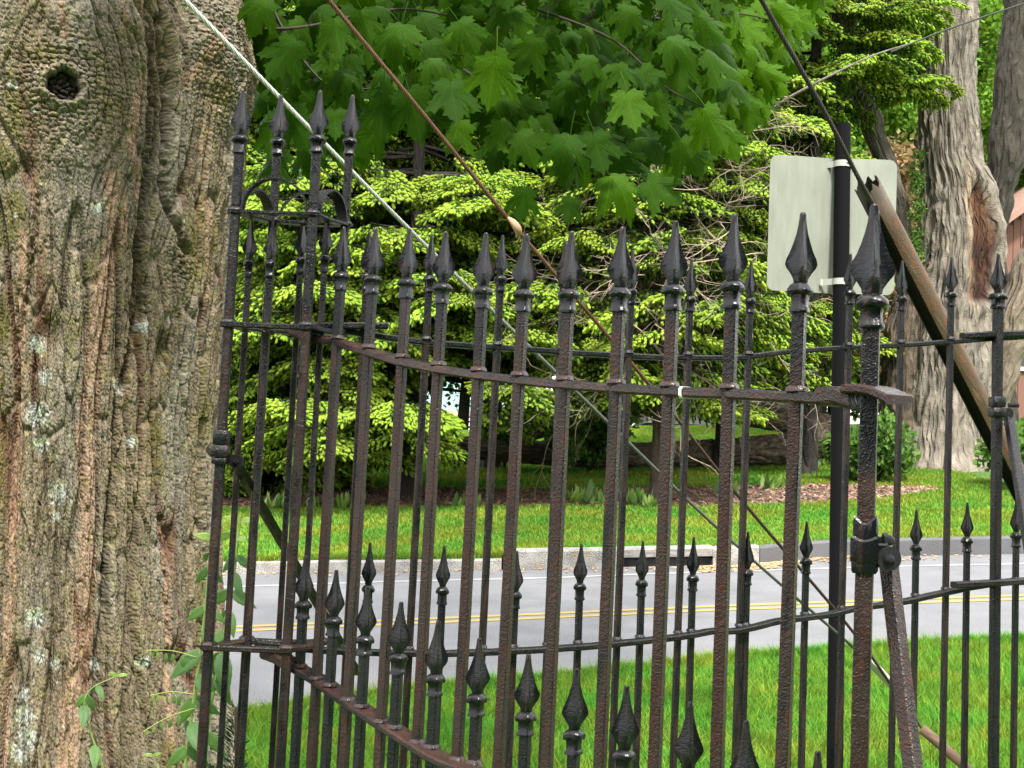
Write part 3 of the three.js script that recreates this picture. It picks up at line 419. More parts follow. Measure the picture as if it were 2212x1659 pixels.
leafTree({ name: 'broadleaf_tree', label: 'green tree seen between the two thick trunks at the right edge', X: 2140, depth: 36, h0: 1.2, h1: 9, R: 2.0, r0: 0.12, n: 900, geo: lime, seed: 433, scale: 0.8, keep: (x, y) => !(x > 2150 && y > 400) });
leafTree({ name: 'leafy_bush', label: 'low leafy bush at the foot of the torn tree trunk', X: 1885, depth: 23.4, h0: 0.05, h1: 1.15, R: 0.55, r0: 0, n: 190, geo: fine, seed: 434, cat: 'bush' });
leafTree({ name: 'leafy_bush', label: 'bright green bush at the right edge below the brown house', X: 2225, depth: 22, h0: 0.0, h1: 0.95, R: 0.75, r0: 0, n: 190, geo: fine, seed: 435, cat: 'bush' });
{ const q = P(535, 770, 46); q.y = groundY(q.x, q.z); const o = thing('white_garage', 'white garage glimpsed through the conifer beside the old trunk', 'garage', q); part('wall', box(2.6, 3.4, 3, q.x, q.y + 1.7, q.z), std({ color: C(0.42, 0.38, 0.34), roughness: 0.8 }), o); const s = new THREE.Shape(); s.moveTo(-1.8, 0); s.lineTo(1.8, 0); s.lineTo(0, 1); s.closePath(); const e = new THREE.ExtrudeGeometry(s, { depth: 3, bevelEnabled: false }); e.translate(q.x, q.y + 3.41, q.z - 1.5); part('roof', e, std({ color: C(0.2, 0.19, 0.19), roughness: 0.9 }), o); part('garage_door', box(2.1, 2.2, 0.06, q.x, q.y + 1.15, q.z + 1.5), std({ color: C(0.6, 0.6, 0.58), roughness: 0.7 }), o); }
leafTree({ name: 'leafy_sapling', label: 'pale-leaved young growth sprouting over the fallen log', X: 1270, depth: G(1500, 1012).depth - 0.9, h0: 0.3, h1: 1.25, R: 0.75, r0: 0, n: 170, geo: fine, seed: 436, cat: 'sapling' });
leafTree({ name: 'leafy_sapling', label: 'light leafy sapling behind the left end of the fallen log', X: 1090, depth: 26.5, h0: 0.3, h1: 2.6, R: 0.6, r0: 0.03, n: 160, geo: fine, seed: 437, cat: 'sapling' });

// trees added unseen behind the viewpoint to block sky and darken what the iron mirrors
[[-3.5, 12, 4.5], [2.5, 11, 4.2], [7.5, 10, 4.2], [12, 5, 4]].forEach(([x, z, R], i) => {
  const r = rng(450 + i), b = V3(x, roadY(x, z), z), o = thing('added_shade_tree', ['added tall leafy tree blocking sky behind the viewpoint, left', 'added tall leafy tree blocking sky straight behind the viewpoint', 'added leafy tree blocking sky behind the viewpoint, right', 'added leafy tree blocking sky to the right of the viewpoint', 'added leafy tree blocking sky to the left of the viewpoint', 'added leafy tree blocking sky on the roadside right of the view'][i], 'tree', b);
  part('trunk', limb([b.clone(), b.clone().add(V3(0.1, 4, 0)), b.clone().add(V3(0, 8, 0))], t => 0.35 * (1.1 - 0.7 * t), { sides: 10, seg: 10, colors: barkCols(i, [0.1, 0.08, 0.06]) }), farBark, o);
  const m = [], c = []; for (let k = 0; k < 1500; k++) { const a = r() * 6.28, e = Math.acos(1 - 2 * r()), q = Math.pow(r(), 0.4); m.push(M4(V3(Math.sin(e) * Math.cos(a) * R * q, 5.4 + Math.cos(e) * q * 4.6, Math.sin(e) * Math.sin(a) * R * q), new THREE.Quaternion().setFromEuler(new THREE.Euler(r() * 6, r() * 6, r() * 6)), 1.5)); c.push(C(1, 1, 1)); } instanced('crown', deep, leafyMat, m, c, o);
});

// ---------------------------------------------------------------- trunks, torn tree and fallen logs at the right
function trunkShape(rows, D, opt) {                             // rows of [Y, left X, right X] -> limb with those edges
  const { sides = 40, relief = 0.03, seed = 1, dig = null, base = [0.2, 0.16, 0.12], colorAt = null } = opt, rings = [], cols = [];
  const n = 90, Y0 = rows[0][0], Y1 = rows[rows.length - 1][0];
  for (let i = 0; i <= n; i++) {
    const Y = lerp(Y1, Y0, i / n); let k = 0; while (k < rows.length - 2 && Y > rows[k + 1][0]) k++;
    const t = clamp((Y - rows[k][0]) / (rows[k + 1][0] - rows[k][0])), s = t * t * (3 - 2 * t), l = lerp(rows[k][1], rows[k + 1][1], s), r = lerp(rows[k][2], rows[k + 1][2], s), cx = (l + r) / 2, R = (r - l) / 2 * D / F, c = P(cx, Y, D), ring = [], cc = [];
    for (let q = 0; q < sides; q++) {
      const a = q / sides * Math.PI * 2, sx = Math.cos(a), sz = Math.sin(a), X = cx + sx * (r - l) / 2, wob = 0.3 * noise(a * 1.3, c.y * 0.5 + seed), f = noise(a * 4.2 + wob + seed, c.y * 0.9), f2 = noise(a * 9 + wob * 2, c.y * 2.2 + seed);
      let h = relief * (sst(0.0, 0.2, Math.abs(f)) - 0.6) + relief * 0.45 * (sst(0, 0.22, Math.abs(f2)) - 0.5) + relief * 0.5 * noise(a * 14, c.y * 7);
      const dg = dig && sz > 0 ? dig(X, Y) : 0; h -= dg; const rr = Math.max(0.03, R + h);
      ring.push(V3(c.x + sx * rr, c.y, c.z + sz * rr)); let col = base.map(v => v * (0.9 + 0.5 * f2 + 0.3 * noise(a * 16, c.y * 9))); if (colorAt && sz > -0.2) col = colorAt(X, Y, col, f2, dg); cc.push(col.map(v => Math.max(0.01, v)));
    }
    rings.push(ring); cols.push(cc);
  }
  return skin(rings, true, (i, k) => cols[i][k]);
}
{
  const tb = G(2070, 1004), D = tb.depth;
  const wound = (X, Y) => { const c = Y < 520 ? lerp(2092, 2112, clamp((Y - 400) / 120)) : lerp(2112, 2090, clamp((Y - 520) / 150)), w = 34 * sst(385, 470, Y) * (Y > 640 ? 0.8 : 1), e = Math.abs(X - c) + 5 * noise(Y * 0.06, 3); return sst(w + 7, w - 6, e) * sst(380, 420, Y) * sst(668, 655, Y); };
  const t = thing('torn_tree', 'thick pale tree trunk with a torn red-brown wound, right of the road sign', 'tree', tb);
  part('trunk', trunkShape([[-260, 1968, 2118], [0, 1976, 2108], [180, 1990, 2102], [330, 1993, 2116], [420, 1996, 2146], [500, 1992, 2166], [600, 1984, 2160], [700, 1972, 2152], [800, 1962, 2148], [900, 1948, 2150], [970, 1930, 2158], [1015, 1905, 2185], [1060, 1890, 2210]], D, {
    seed: 3, sides: 110, relief: 0.085, base: [0.32, 0.275, 0.23],
    dig: (X, Y) => 0.2 * wound(X, Y) * (1 + 0.5 * noise(X * 0.09, Y * 0.02)) + 0.07 * sst(13, 6, Math.hypot(X - 2016, (Y - 446) * 0.9)) - 0.03 * Math.exp(-Math.pow((Math.hypot(X - 2016, Y - 446) - 17) / 6, 2)),
    colorAt: (X, Y, c, n) => { const w = wound(X, Y), q = sst(560, 480, Y) * 0.5, pale = sst(0.1, 0.5, noise(X * 0.05, Y * 0.012)); c = c.map((v, i) => lerp(v, v * [1.35, 1.3, 1.25][i], pale * 0.6)); c = c.map((v, i) => lerp(v, lerp([0.085, 0.03, 0.015][i], [0.3, 0.14, 0.07][i], q + 0.25 * n) * (0.8 + 0.9 * n), w)); const strip = sst(14, 5, Math.abs(X - (2070 + (Y - 400) * 0.02) + 6 * n)) * sst(330, 420, Y) * sst(700, 600, Y); return c.map((v, i) => lerp(v, [0.5, 0.36, 0.25][i], strip * 0.7)); },
  }), farBark, t);
  part('limb', trunkShape([[380, 2250, 2330], [520, 2212, 2300], [600, 2180, 2270], [700, 2146, 2240], [800, 2120, 2200], [900, 2090, 2170], [1000, 2060, 2160]], D + 0.3, { seed: 8, sides: 50, relief: 0.035, base: [0.3, 0.24, 0.18] }), farBark, t);
  part('root_flare', trunkShape([[640, 1935, 1985], [720, 1915, 1985], [800, 1908, 1985], [900, 1905, 1985], [980, 1895, 1990], [1030, 1870, 2010]], D - 0.1, { seed: 18, sides: 60, relief: 0.06, base: [0.16, 0.12, 0.085] }), farBark, t);
  const l = thing('leaning_tree', 'slender leaning grey trunk with a knot hole, behind the road sign', 'tree', G(1955, 1000));
  part('trunk', trunkShape([[-120, 1750, 1800], [60, 1800, 1850], [190, 1838, 1885], [270, 1862, 1908], [370, 1895, 1940], [450, 1922, 1962], [560, 1938, 1976], [700, 1940, 1985], [1040, 1925, 1995]], G(1955, 1000).depth, { seed: 28, sides: 50, relief: 0.03, base: [0.26, 0.225, 0.185], dig: (X, Y) => 0.06 * sst(9, 4, Math.hypot(X - 1939, Y - 443)) - 0.02 * Math.exp(-Math.pow((Math.hypot(X - 1939, Y - 443) - 13) / 4, 2)) }), farBark, l);
  const d = thing('dark_tree', 'dark mossy trunk leaning at the right edge, behind the torn tree', 'tree', G(2190, 960));
  part('trunk', trunkShape([[-160, 2180, 2268], [0, 2172, 2250], [200, 2150, 2232], [330, 2137, 2212], [430, 2135, 2186], [520, 2136, 2168], [700, 2140, 2180], [980, 2130, 2200]], D + 3, { seed: 38, sides: 50, relief: 0.05, base: [0.075, 0.065, 0.05] }), farBark, d);
  // vine on the torn trunk and loose shreds
  const r = rng(61), m = [], c = []; for (let i = 0; i < 38; i++) { const p = P(1984 + 14 * (r() - 0.5) - 10 * r(), 330 + 240 * r(), D - 0.42 - 0.1 * r()); m.push(M4(p, new THREE.Quaternion().setFromEuler(new THREE.Euler(r() * 6, r() * 6, r() * 6)), 0.55)); const k = 0.8 + 0.4 * r(); c.push(C(k, k, k)); }
  const vine = thing('climbing_vine', 'green vine climbing the left side of the torn trunk', 'vine', P(1995, 700, D - 0.45)); const iv = vine.position.clone().negate(); m.forEach(x => x.premultiply(new THREE.Matrix4().makeTranslation(iv.x, iv.y, iv.z))); instanced('leaf', fine, leafyMat, m, c, vine); part('stem', limb([P(1985, 960, D - 0.4), P(1990, 700, D - 0.42), P(1998, 480, D - 0.42), P(1996, 320, D - 0.42)], () => 0.012, { sides: 5, seg: 14, colors: () => [0.06, 0.05, 0.03] }), twigMat, vine);
}
{
  const D = G(1500, 1012).depth, log = (pts, radV, seed, sides = 44) => limb(pts.map(([X, Y, k = 0]) => P(X, Y, D + k)), (t, a) => { const R = lerp(radV[0], radV[1], t) * D / F, f = noise(a * 2.4 + 0.6 * noise(t * 20, a), t * 26 + seed), f2 = noise(a * 5, t * 80 + seed); return R * (1 + 0.16 * (sst(0, 0.2, Math.abs(f)) - 0.5) + 0.1 * f2 + 0.06 * noise(a * 9, t * 180)); }, { sides, seg: 200, colors: (i, k) => { const n = 0.75 + 0.6 * noise(k * 0.5 + seed, i * 0.35) + 0.4 * noise(k * 1.1, i * 0.9); const p = sst(0.25, 0.5, noise(k * 0.3 + 9, i * 0.1 + seed)); return [lerp(0.26, 0.42, p), lerp(0.2, 0.31, p), lerp(0.14, 0.21, p)].map(v => Math.max(0.02, v * n)); } });
  single('fallen_log', log([[1812, 948], [1700, 968], [1560, 978], [1400, 984], [1200, 980], [1000, 966], [900, 955]], [34, 20], 3), farBark, 'long fallen log lying on the lawn, lower of the two behind the fence', 'log');
  const u = thing('fallen_log', 'upper fallen log with peeling bark resting on the long one', 'log', P(1600, 900, D)); 
  part('stem', log([[1815, 926, 0.4], [1720, 912, 0.3], [1600, 893, 0.2], [1480, 872, 0.3], [1360, 882, 0.5], [1240, 908, 0.7], [1150, 930, 0.8]], [26, 20], 7), farBark, u);
  part('stub', log([[1560, 895, 0.1], [1500, 862, -0.1], [1440, 850, -0.3]], [14, 6], 9, 20), farBark, u);
  part('stub', log([[1200, 925, 0.3], [1195, 945, 0.1], [1215, 975, 0.0]], [22, 16], 12, 20), farBark, u);
  const r = rng(71), list = []; for (let i = 0; i < 16; i++) list.push([P(1120 + 520 * r(), 860 + 60 * r(), D - 0.2 + 0.6 * r()), V3(r() - 0.5, r() * 0.6, r() - 0.3).normalize(), 0.5 + 0.6 * r(), 0.008]);
  part('dead_twig', twigs(list, 72, [0.2, 0.16, 0.12]), twigMat, u, { kind: 'stuff' });
}

// ---------------------------------------------------------------- houses
const plain = (r, g, b, ro = 0.8) => std({ color: C(r, g, b), roughness: ro });
{
  const g0 = G(970, 893), D = g0.depth, o = thing('pale_house', 'pale blue clapboard house glimpsed through the conifer behind the fallen log', 'house', g0);
  const a = P(840, 890, D).x, b = P(1130, 890, D).x, y = g0.y, z = g0.z - 0.5, H = 3.4, boards = [], n = Math.round(H / 0.19), w = b - a;
  part('foundation', box(w - 0.1, 0.4, 5, (a + b) / 2, y + 0.05, z - 2.5), plain(0.4, 0.3, 0.23), o);
  for (let i = 0; i < n; i++) { const q = box(w, 0.19, 0.03, (a + b) / 2, y + 0.25 + 0.19 * (i + 0.5), z, 0.0); q.rotateX(0); boards.push(box(w, 0.186, 0.02 + 0.0, (a + b) / 2, y + 0.25 + 0.19 * (i + 0.5), z + 0.012 * (1 - (i % 1)), 0.004)); }
  part('wall', box(w - 0.02, H, 5, (a + b) / 2, y + 0.25 + H / 2, z - 2.53), plain(0.3, 0.44, 0.44), o);
  boards.forEach((g, i) => part(i ? 'siding_board_' + String(i).padStart(3, '0') : 'siding_board', g, houseBlue(), o));
  const rf = new THREE.Shape(); rf.moveTo(-3, 0); rf.lineTo(3, 0); rf.lineTo(0, 1.9); rf.closePath(); const rg = new THREE.ExtrudeGeometry(rf, { depth: w + 0.6, bevelEnabled: false }); rg.rotateY(Math.PI / 2); rg.translate(a - 0.3, y + 0.25 + H + 0.01, z - 2.5); part('roof', rg, plain(0.12, 0.11, 0.11, 0.9), o);
  const win = part('window', [box(1.0, 1.25, 0.08, b - 1.6, y + 2.3, z + 0.05, 0.01)], plain(0.75, 0.75, 0.72), o); part('pane', box(0.8, 1.05, 0.03, b - 1.6, y + 2.3, z + 0.085), plain(0.05, 0.06, 0.07, 0.1), win);
  function houseBlue() { return houseBlue.m ||= plain(0.3, 0.46, 0.46); }
}
{
  const g0 = G(1460, 872), D = 52, c = P(1640, 800, D), o = thing('white_house', 'white house seen in bits through the gaunt conifers', 'house', c.clone().setY(groundY(c.x, c.z))), y = o.position.y, a = P(1400, 800, D).x, b = P(1720, 800, D).x, w = b - a;
  part('wall', box(w, 2.6, 5, (a + b) / 2, y + 1.3, c.z - 2.5), plain(0.42, 0.42, 0.4), o);
  const rf = new THREE.Shape(); rf.moveTo(-3, 0); rf.lineTo(3, 0); rf.lineTo(0, 1.6); rf.closePath(); const rg = new THREE.ExtrudeGeometry(rf, { depth: w + 0.6, bevelEnabled: false }); rg.rotateY(Math.PI / 2); rg.translate(a - 0.3, y + 2.61, c.z - 2.5); part('roof', rg, plain(0.3, 0.3, 0.31, 0.9), o);
  for (const k of [0.25, 0.7]) { const wn = part('window', box(0.9, 1.1, 0.06, a + w * k, y + 1.5, c.z + 0.03, 0.01), plain(0.6, 0.6, 0.58), o); part('pane', box(0.75, 0.95, 0.03, a + w * k, y + 1.5, c.z + 0.06), plain(0.05, 0.06, 0.07, 0.1), wn); }
}
{
  const D = 30, c = P(2166, 852, D), gy = groundY(c.x, c.z), o = thing('brown_house', 'brown board-sided house with a white-framed window at the right edge', 'house', V3(c.x, gy, c.z)), eave = P(2166, 482, D).y, W2 = 6, ridge = eave + 1.75;
  const brown = plain(0.2, 0.098, 0.072, 0.85), sh = new THREE.Shape(); sh.moveTo(0, gy - 0.2); sh.lineTo(W2, gy - 0.2); sh.lineTo(W2, eave); sh.lineTo(W2 / 2, ridge + 0.55); sh.lineTo(0, eave); sh.closePath();
  const wg = new THREE.ExtrudeGeometry(sh, { depth: 6, bevelEnabled: false }); wg.translate(c.x, 0, c.z - 6.03); part('wall', wg, plain(0.15, 0.075, 0.055), o);
  const bs = []; for (let i = 0; i < 40; i++) { const x0 = i * 0.15, xm = x0 + 0.075, top = eave + (ridge + 0.55 - eave) * (1 - Math.abs(xm - W2 / 2) / (W2 / 2)) - 0.06; part(i ? 'siding_board_' + String(i).padStart(3, '0') : 'siding_board', box(0.142, top - gy, 0.03, c.x + xm, (top + gy) / 2, c.z - 0.012, 0.004), brown, o); }
  const sl = Math.atan2(ridge + 0.55 - eave, W2 / 2), ln = Math.hypot(W2 / 2, ridge + 0.55 - eave) + 0.4; for (const s of [-1, 1]) { const q = box(ln, 0.14, 6.7, 0, 0, 0, 0.01); q.rotateZ(-s * sl); q.translate(c.x + W2 / 2 + s * (W2 / 4 + 0.1), (eave + ridge + 0.55) / 2 + 0.03, c.z - 2.9); part(s < 0 ? 'roof' : 'roof_001', q, plain(0.34, 0.2, 0.16, 0.8), o); }
  const wy = P(2200, 735, D).y, wx = P(2196, 735, D).x; const fr = part('window', [box(0.06, 1.15, 0.06, wx, wy, c.z + 0.035), box(0.06, 1.15, 0.06, wx + 0.9, wy, c.z + 0.035), box(0.96, 0.08, 0.07, wx + 0.45, wy - 0.575, c.z + 0.036), box(0.96, 0.06, 0.06, wx + 0.45, wy + 0.575, c.z + 0.034)], plain(0.7, 0.62, 0.55), o); part('pane', box(0.84, 1.08, 0.02, wx + 0.45, wy, c.z + 0.018), plain(0.03, 0.035, 0.04, 0.08), fr);
}
// ---------------------------------------------------------------- hanging maple foliage
const leafHalf = [[0.0, 0.0], [0.1, -0.07], [0.25, -0.1], [0.31, -0.03], [0.53, -0.03], [0.44, 0.07], [0.5, 0.15], [0.37, 0.2], [0.52, 0.27], [0.57, 0.36], [0.7, 0.39], [0.66, 0.48], [0.82, 0.63], [0.62, 0.6], [0.55, 0.69], [0.47, 0.6], [0.36, 0.56], [0.27, 0.5], [0.26, 0.62], [0.35, 0.74], [0.22, 0.76], [0.17, 0.87], [0.09, 0.87], [0.0, 1.03]];
function mapleLeaf(seed, curl, simple = false) {
  const r = rng(seed), src = simple ? leafHalf.filter((_, i) => [0, 2, 4, 7, 12, 16, 17, 19, 23].includes(i)) : leafHalf;
  const half = s => src.map(([x, y]) => [s * x * 0.76 * (1 + 0.08 * (r() - 0.5)), y + 0.03 * (r() - 0.5)]);
  const R = half(1), Lh = half(-1).slice(1, -1).reverse(), out = [...R, ...Lh], c = [0, 0.2], pos = [], uv = [], idx = [], sd = r() * 9;
  const z = (x, y, m) => -0.14 * Math.abs(x) * curl + 0.09 * Math.sin(y * 3 + sd) * curl - curl * 0.32 * (x * x + (y - 0.2) * (y - 0.2)) + 0.05 * noise(x * 3.5 + sd, y * 3.5) - (m ? 0 : 0.0);
  const put = (x, y) => { pos.push(x, y, z(x, y)); uv.push(0.5 + x / 0.76 * 230 / 512, 1 - (470 - 400 * y) / 512); };
  put(...c); const rings = simple ? [1] : [0.33, 0.66, 1], n = out.length;
  for (const t of rings) for (const [x, y] of out) { const pull = t < 1 ? 0.6 : 1, q = Math.hypot(x, y - 0.2), k = t < 1 ? lerp(0.55, q, 0.75) / q : 1; put(c[0] + (x - c[0]) * t * k, c[1] + (y - c[1]) * t * k); }
  for (let i = 0; i < n; i++) { const j = (i + 1) % n; idx.push(0, 1 + i, 1 + j); for (let t = 1; t < rings.length; t++) { const a = 1 + (t - 1) * n, b = 1 + t * n; idx.push(a + i, b + i, b + j, a + i, b + j, a + j); } }
  const g = new THREE.BufferGeometry(); g.setAttribute('position', new THREE.Float32BufferAttribute(pos, 3)); g.setAttribute('uv', new THREE.Float32BufferAttribute(uv, 2)); g.setIndex(idx); g.computeVertexNormals();
  if (simple) return g;
  const st = limb([V3(0, 0.01, 0), V3(0.02, -0.25, 0.03), V3(0.05, -0.55, -0.02)], () => 0.011, { sides: 4, seg: 5 }), q = st.attributes.uv; for (let i = 0; i < q.count; i++) q.setXY(i, 0.5, 0.5);
  return mergeGeometries([g.toNonIndexed(), st.toNonIndexed()]);
}
const leafGeos = [mapleLeaf(1, 1.0), mapleLeaf(2, 1.6), mapleLeaf(3, 0.5), mapleLeaf(4, 2.1), mapleLeaf(5, 1.3)];
const camR = V3(1, 0, 0).applyQuaternion(camera.quaternion), camU = V3(0, 1, 0).applyQuaternion(camera.quaternion), camF = V3(0, 0, -1).applyQuaternion(camera.quaternion);
function leafMatrix(J, tip, normal, size) { const y = tip.clone().normalize(), x = y.clone().cross(normal).normalize(), z = x.clone().cross(y); return M4(J, basisQ(x, y, z), size); }
{
  const br = thing('maple_branch', 'maple foliage of large lobed leaves hanging in front of the dark conifers, upper middle', 'branch', P(1000, 0, 5.2)), o0 = br.position, r = rng(500);
  let n = 0; const list = [];
  const put = (J, tip, normal, size, mat, v) => { list.push([J, tip, normal, size, mat, v]); };
  // leaves that stand out in the photograph: joint, tip, distance, lightness
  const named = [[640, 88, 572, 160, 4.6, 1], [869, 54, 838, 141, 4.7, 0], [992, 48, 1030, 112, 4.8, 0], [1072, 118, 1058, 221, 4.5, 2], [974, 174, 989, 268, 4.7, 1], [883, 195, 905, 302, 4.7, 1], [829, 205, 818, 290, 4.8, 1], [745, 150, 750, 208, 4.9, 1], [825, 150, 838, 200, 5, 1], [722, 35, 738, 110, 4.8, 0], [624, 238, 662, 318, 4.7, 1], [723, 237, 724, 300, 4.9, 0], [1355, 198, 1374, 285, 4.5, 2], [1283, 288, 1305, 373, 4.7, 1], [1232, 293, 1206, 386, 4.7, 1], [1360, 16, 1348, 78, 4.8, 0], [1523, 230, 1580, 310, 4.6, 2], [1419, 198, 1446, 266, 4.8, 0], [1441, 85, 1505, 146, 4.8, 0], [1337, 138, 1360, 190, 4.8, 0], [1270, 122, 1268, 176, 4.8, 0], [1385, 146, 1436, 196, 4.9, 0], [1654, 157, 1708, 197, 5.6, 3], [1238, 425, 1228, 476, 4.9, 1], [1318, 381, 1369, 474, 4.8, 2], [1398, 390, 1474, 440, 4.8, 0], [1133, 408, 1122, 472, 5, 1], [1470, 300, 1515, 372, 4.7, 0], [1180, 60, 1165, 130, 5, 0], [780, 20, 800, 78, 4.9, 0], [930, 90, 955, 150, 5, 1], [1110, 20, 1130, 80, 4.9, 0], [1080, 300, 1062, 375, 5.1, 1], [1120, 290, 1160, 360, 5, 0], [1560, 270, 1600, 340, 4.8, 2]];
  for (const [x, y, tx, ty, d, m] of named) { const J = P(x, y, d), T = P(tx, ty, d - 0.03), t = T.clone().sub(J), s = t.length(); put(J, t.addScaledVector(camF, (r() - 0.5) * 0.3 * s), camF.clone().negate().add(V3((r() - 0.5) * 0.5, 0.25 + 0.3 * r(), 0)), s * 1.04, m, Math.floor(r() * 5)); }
  const low = [[535, 150], [560, 300], [600, 420], [700, 430], [760, 400], [830, 330], [920, 310], [1000, 330], [1090, 400], [1180, 440], [1300, 450], [1400, 430], [1480, 390], [1560, 330], [1620, 280], [1680, 210], [1730, 110], [1770, 40], [1800, -20]];
  const lowAt = x => { let i = 0; while (i < low.length - 2 && x > low[i + 1][0]) i++; return lerp(low[i][1], low[i + 1][1], clamp((x - low[i][0]) / (low[i + 1][0] - low[i][0]))); };
  let guard = 0;
  const layers = [[255, 4.8, 5.7, 0.11, 0.155], [300, 5.6, 7.2, 0.11, 0.155], [260, 7.2, 9.5, 0.12, 0.16]];
  layers.forEach(([count, d0, d1, s0, s1], L) => {
    for (let i = 0; i < count && guard < 9000; guard++) {
      const x = 520 + 1290 * r(), y = -110 + 570 * Math.pow(r(), 0.9), d = lerp(d0, d1, r());
      if (y > lowAt(x) - 60 - 45 * L || y > lowAt(x) - 60 - 240 * r() * r()) { continue; }
      // gaps of dark between the leaf sprays
      if (noise(x * 0.011 + 4 + L * 7, y * 0.014) > 0.12) continue;
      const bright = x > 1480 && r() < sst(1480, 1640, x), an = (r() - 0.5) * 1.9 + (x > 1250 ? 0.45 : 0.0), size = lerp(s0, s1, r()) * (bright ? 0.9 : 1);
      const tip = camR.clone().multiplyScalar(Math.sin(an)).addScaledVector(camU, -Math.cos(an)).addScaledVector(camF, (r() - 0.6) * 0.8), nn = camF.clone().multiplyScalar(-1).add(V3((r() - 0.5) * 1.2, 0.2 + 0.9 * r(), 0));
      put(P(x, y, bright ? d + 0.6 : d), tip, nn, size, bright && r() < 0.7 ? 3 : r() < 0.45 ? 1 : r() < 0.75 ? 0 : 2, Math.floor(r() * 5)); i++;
    }
  });
  for (let i = 0; i < 300; i++) { const y = -70 + 430 * r(), x = lerp(1640, 1800, r()) - 0.45 * Math.max(0, y) * (0.5 + 0.5 * r()) - 150 * r() * r(), an = (r() - 0.3) * 1.7; if (y > lowAt(x) - 40) { i -= 0.7; continue; } put(P(x, y, 6.6 + 2.2 * r()), camR.clone().multiplyScalar(Math.sin(an)).addScaledVector(camU, -Math.cos(an)).addScaledVector(camF, (r() - 0.6) * 0.9), camF.clone().negate().add(V3(0.3 * r(), 0.6 + 0.9 * r(), 0)), 0.1 + 0.05 * r(), r() < 0.8 ? 3 : 2, Math.floor(r() * 5)); }  // right-hand leaves, mostly in the paler tone that stands for sunlight on them
  const rest = [[], [], [], []];
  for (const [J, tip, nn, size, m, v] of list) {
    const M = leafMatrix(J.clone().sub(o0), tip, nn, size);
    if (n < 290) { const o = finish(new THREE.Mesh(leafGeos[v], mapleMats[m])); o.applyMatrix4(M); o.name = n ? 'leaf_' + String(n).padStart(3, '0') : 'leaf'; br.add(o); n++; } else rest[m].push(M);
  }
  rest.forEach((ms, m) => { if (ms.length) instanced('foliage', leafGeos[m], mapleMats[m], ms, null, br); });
  const bcol = () => [0.045, 0.034, 0.026];
  const tw = [[[500, 60, 5.0], [640, 60, 5.0], [860, 20, 5.1], [1000, 40, 5.1], [1180, 90, 5.1]], [[700, -60, 5.3], [880, 90, 5.2], [1000, 120, 5.1]], [[900, -60, 5.2], [1130, 10, 5.1], [1330, 90, 5.0], [1440, 190, 5.0], [1540, 240, 5.0]], [[1000, 150, 5.2], [1120, 230, 5.2], [1190, 320, 5.2], [1290, 370, 5.1], [1400, 380, 5.0]], [[1200, -40, 5.4], [1420, 40, 5.5], [1600, 30, 5.8], [1720, 60, 6]], [[1060, 120, 5.3], [1110, 255, 5.3], [1170, 330, 5.2]], [[560, -40, 5.0], [640, 110, 5.0], [720, 190, 5.0], [820, 190, 5.0]]];
  part('twig', tw.map(p => limb(p.map(q => P(...q)), t => 0.006 * (1 - 0.6 * t), { sides: 5, seg: 24, colors: bcol })), twigMat, br);
}
{ // the crown of the big tree spreads above the frame and keeps the sky off the trunk, the fence and the hanging leaves
  const r = rng(600), gs = leafGeos, sg = mapleLeaf(7, 0.8, true), cl = (() => { const q = rng(9), a = []; for (let i = 0; i < 22; i++) { const g = sg.clone(); g.applyMatrix4(M4(V3(q() - 0.5, (q() - 0.5) * 0.5, q() - 0.5).multiplyScalar(0.9), new THREE.Quaternion().setFromEuler(new THREE.Euler(-1.5 + (q() - 0.5) * 1.3, (q() - 0.5) * 1.3, q() * 6)), 0.15 + 0.05 * q())); a.push(g); } return mergeGeometries(a); })(), m = [];
  const o0 = mapleTree.position;
  for (let i = 0; i < 60; i++) {
    const x = -1.1 + 3.6 * r(), z = -12 + 6 * r(), d = Math.max(0.3, -z), y = 1.75 + 0.40 * d + 0.5 + 3.4 * r();
    if (x > 0.2 * d + 1.2 + r()) continue;
    m.push(M4(V3(x, y, z).sub(o0), new THREE.Quaternion().setFromEuler(new THREE.Euler((r() - 0.5), r() * 6, (r() - 0.5))), 1.0 + 0.5 * r()));
  }
  instanced('crown', cl, mapleMats[0], m, null, mapleTree);
}
// ---------------------------------------------------------------- wrought iron
const BLACK = [0.007, 0.0085, 0.0105], RUST = [0.046, 0.028, 0.022], RED = [0.045, 0.013, 0.01];
function ironColor(rust, seed) {                                // rust: 0 black paint .. 1 brown, in patches along the bar
  return (i, k, p) => { const n = noise(p.y * 9 + seed * 17, k * 0.5 + seed) * 1.1 + noise(p.y * 40 + seed, p.x * 60 + k) * 0.5, r = sst(0.22, 0.72, rust + n * 0.95), q = sst(0.15, 0.5, noise(p.y * 5 + seed * 3, k * 0.35 + 5) + rust * 0.35 - 0.12) * r; return [0, 1, 2].map(c => lerp(lerp(BLACK[c], RUST[c], r), RED[c], q * 0.75)); };
}
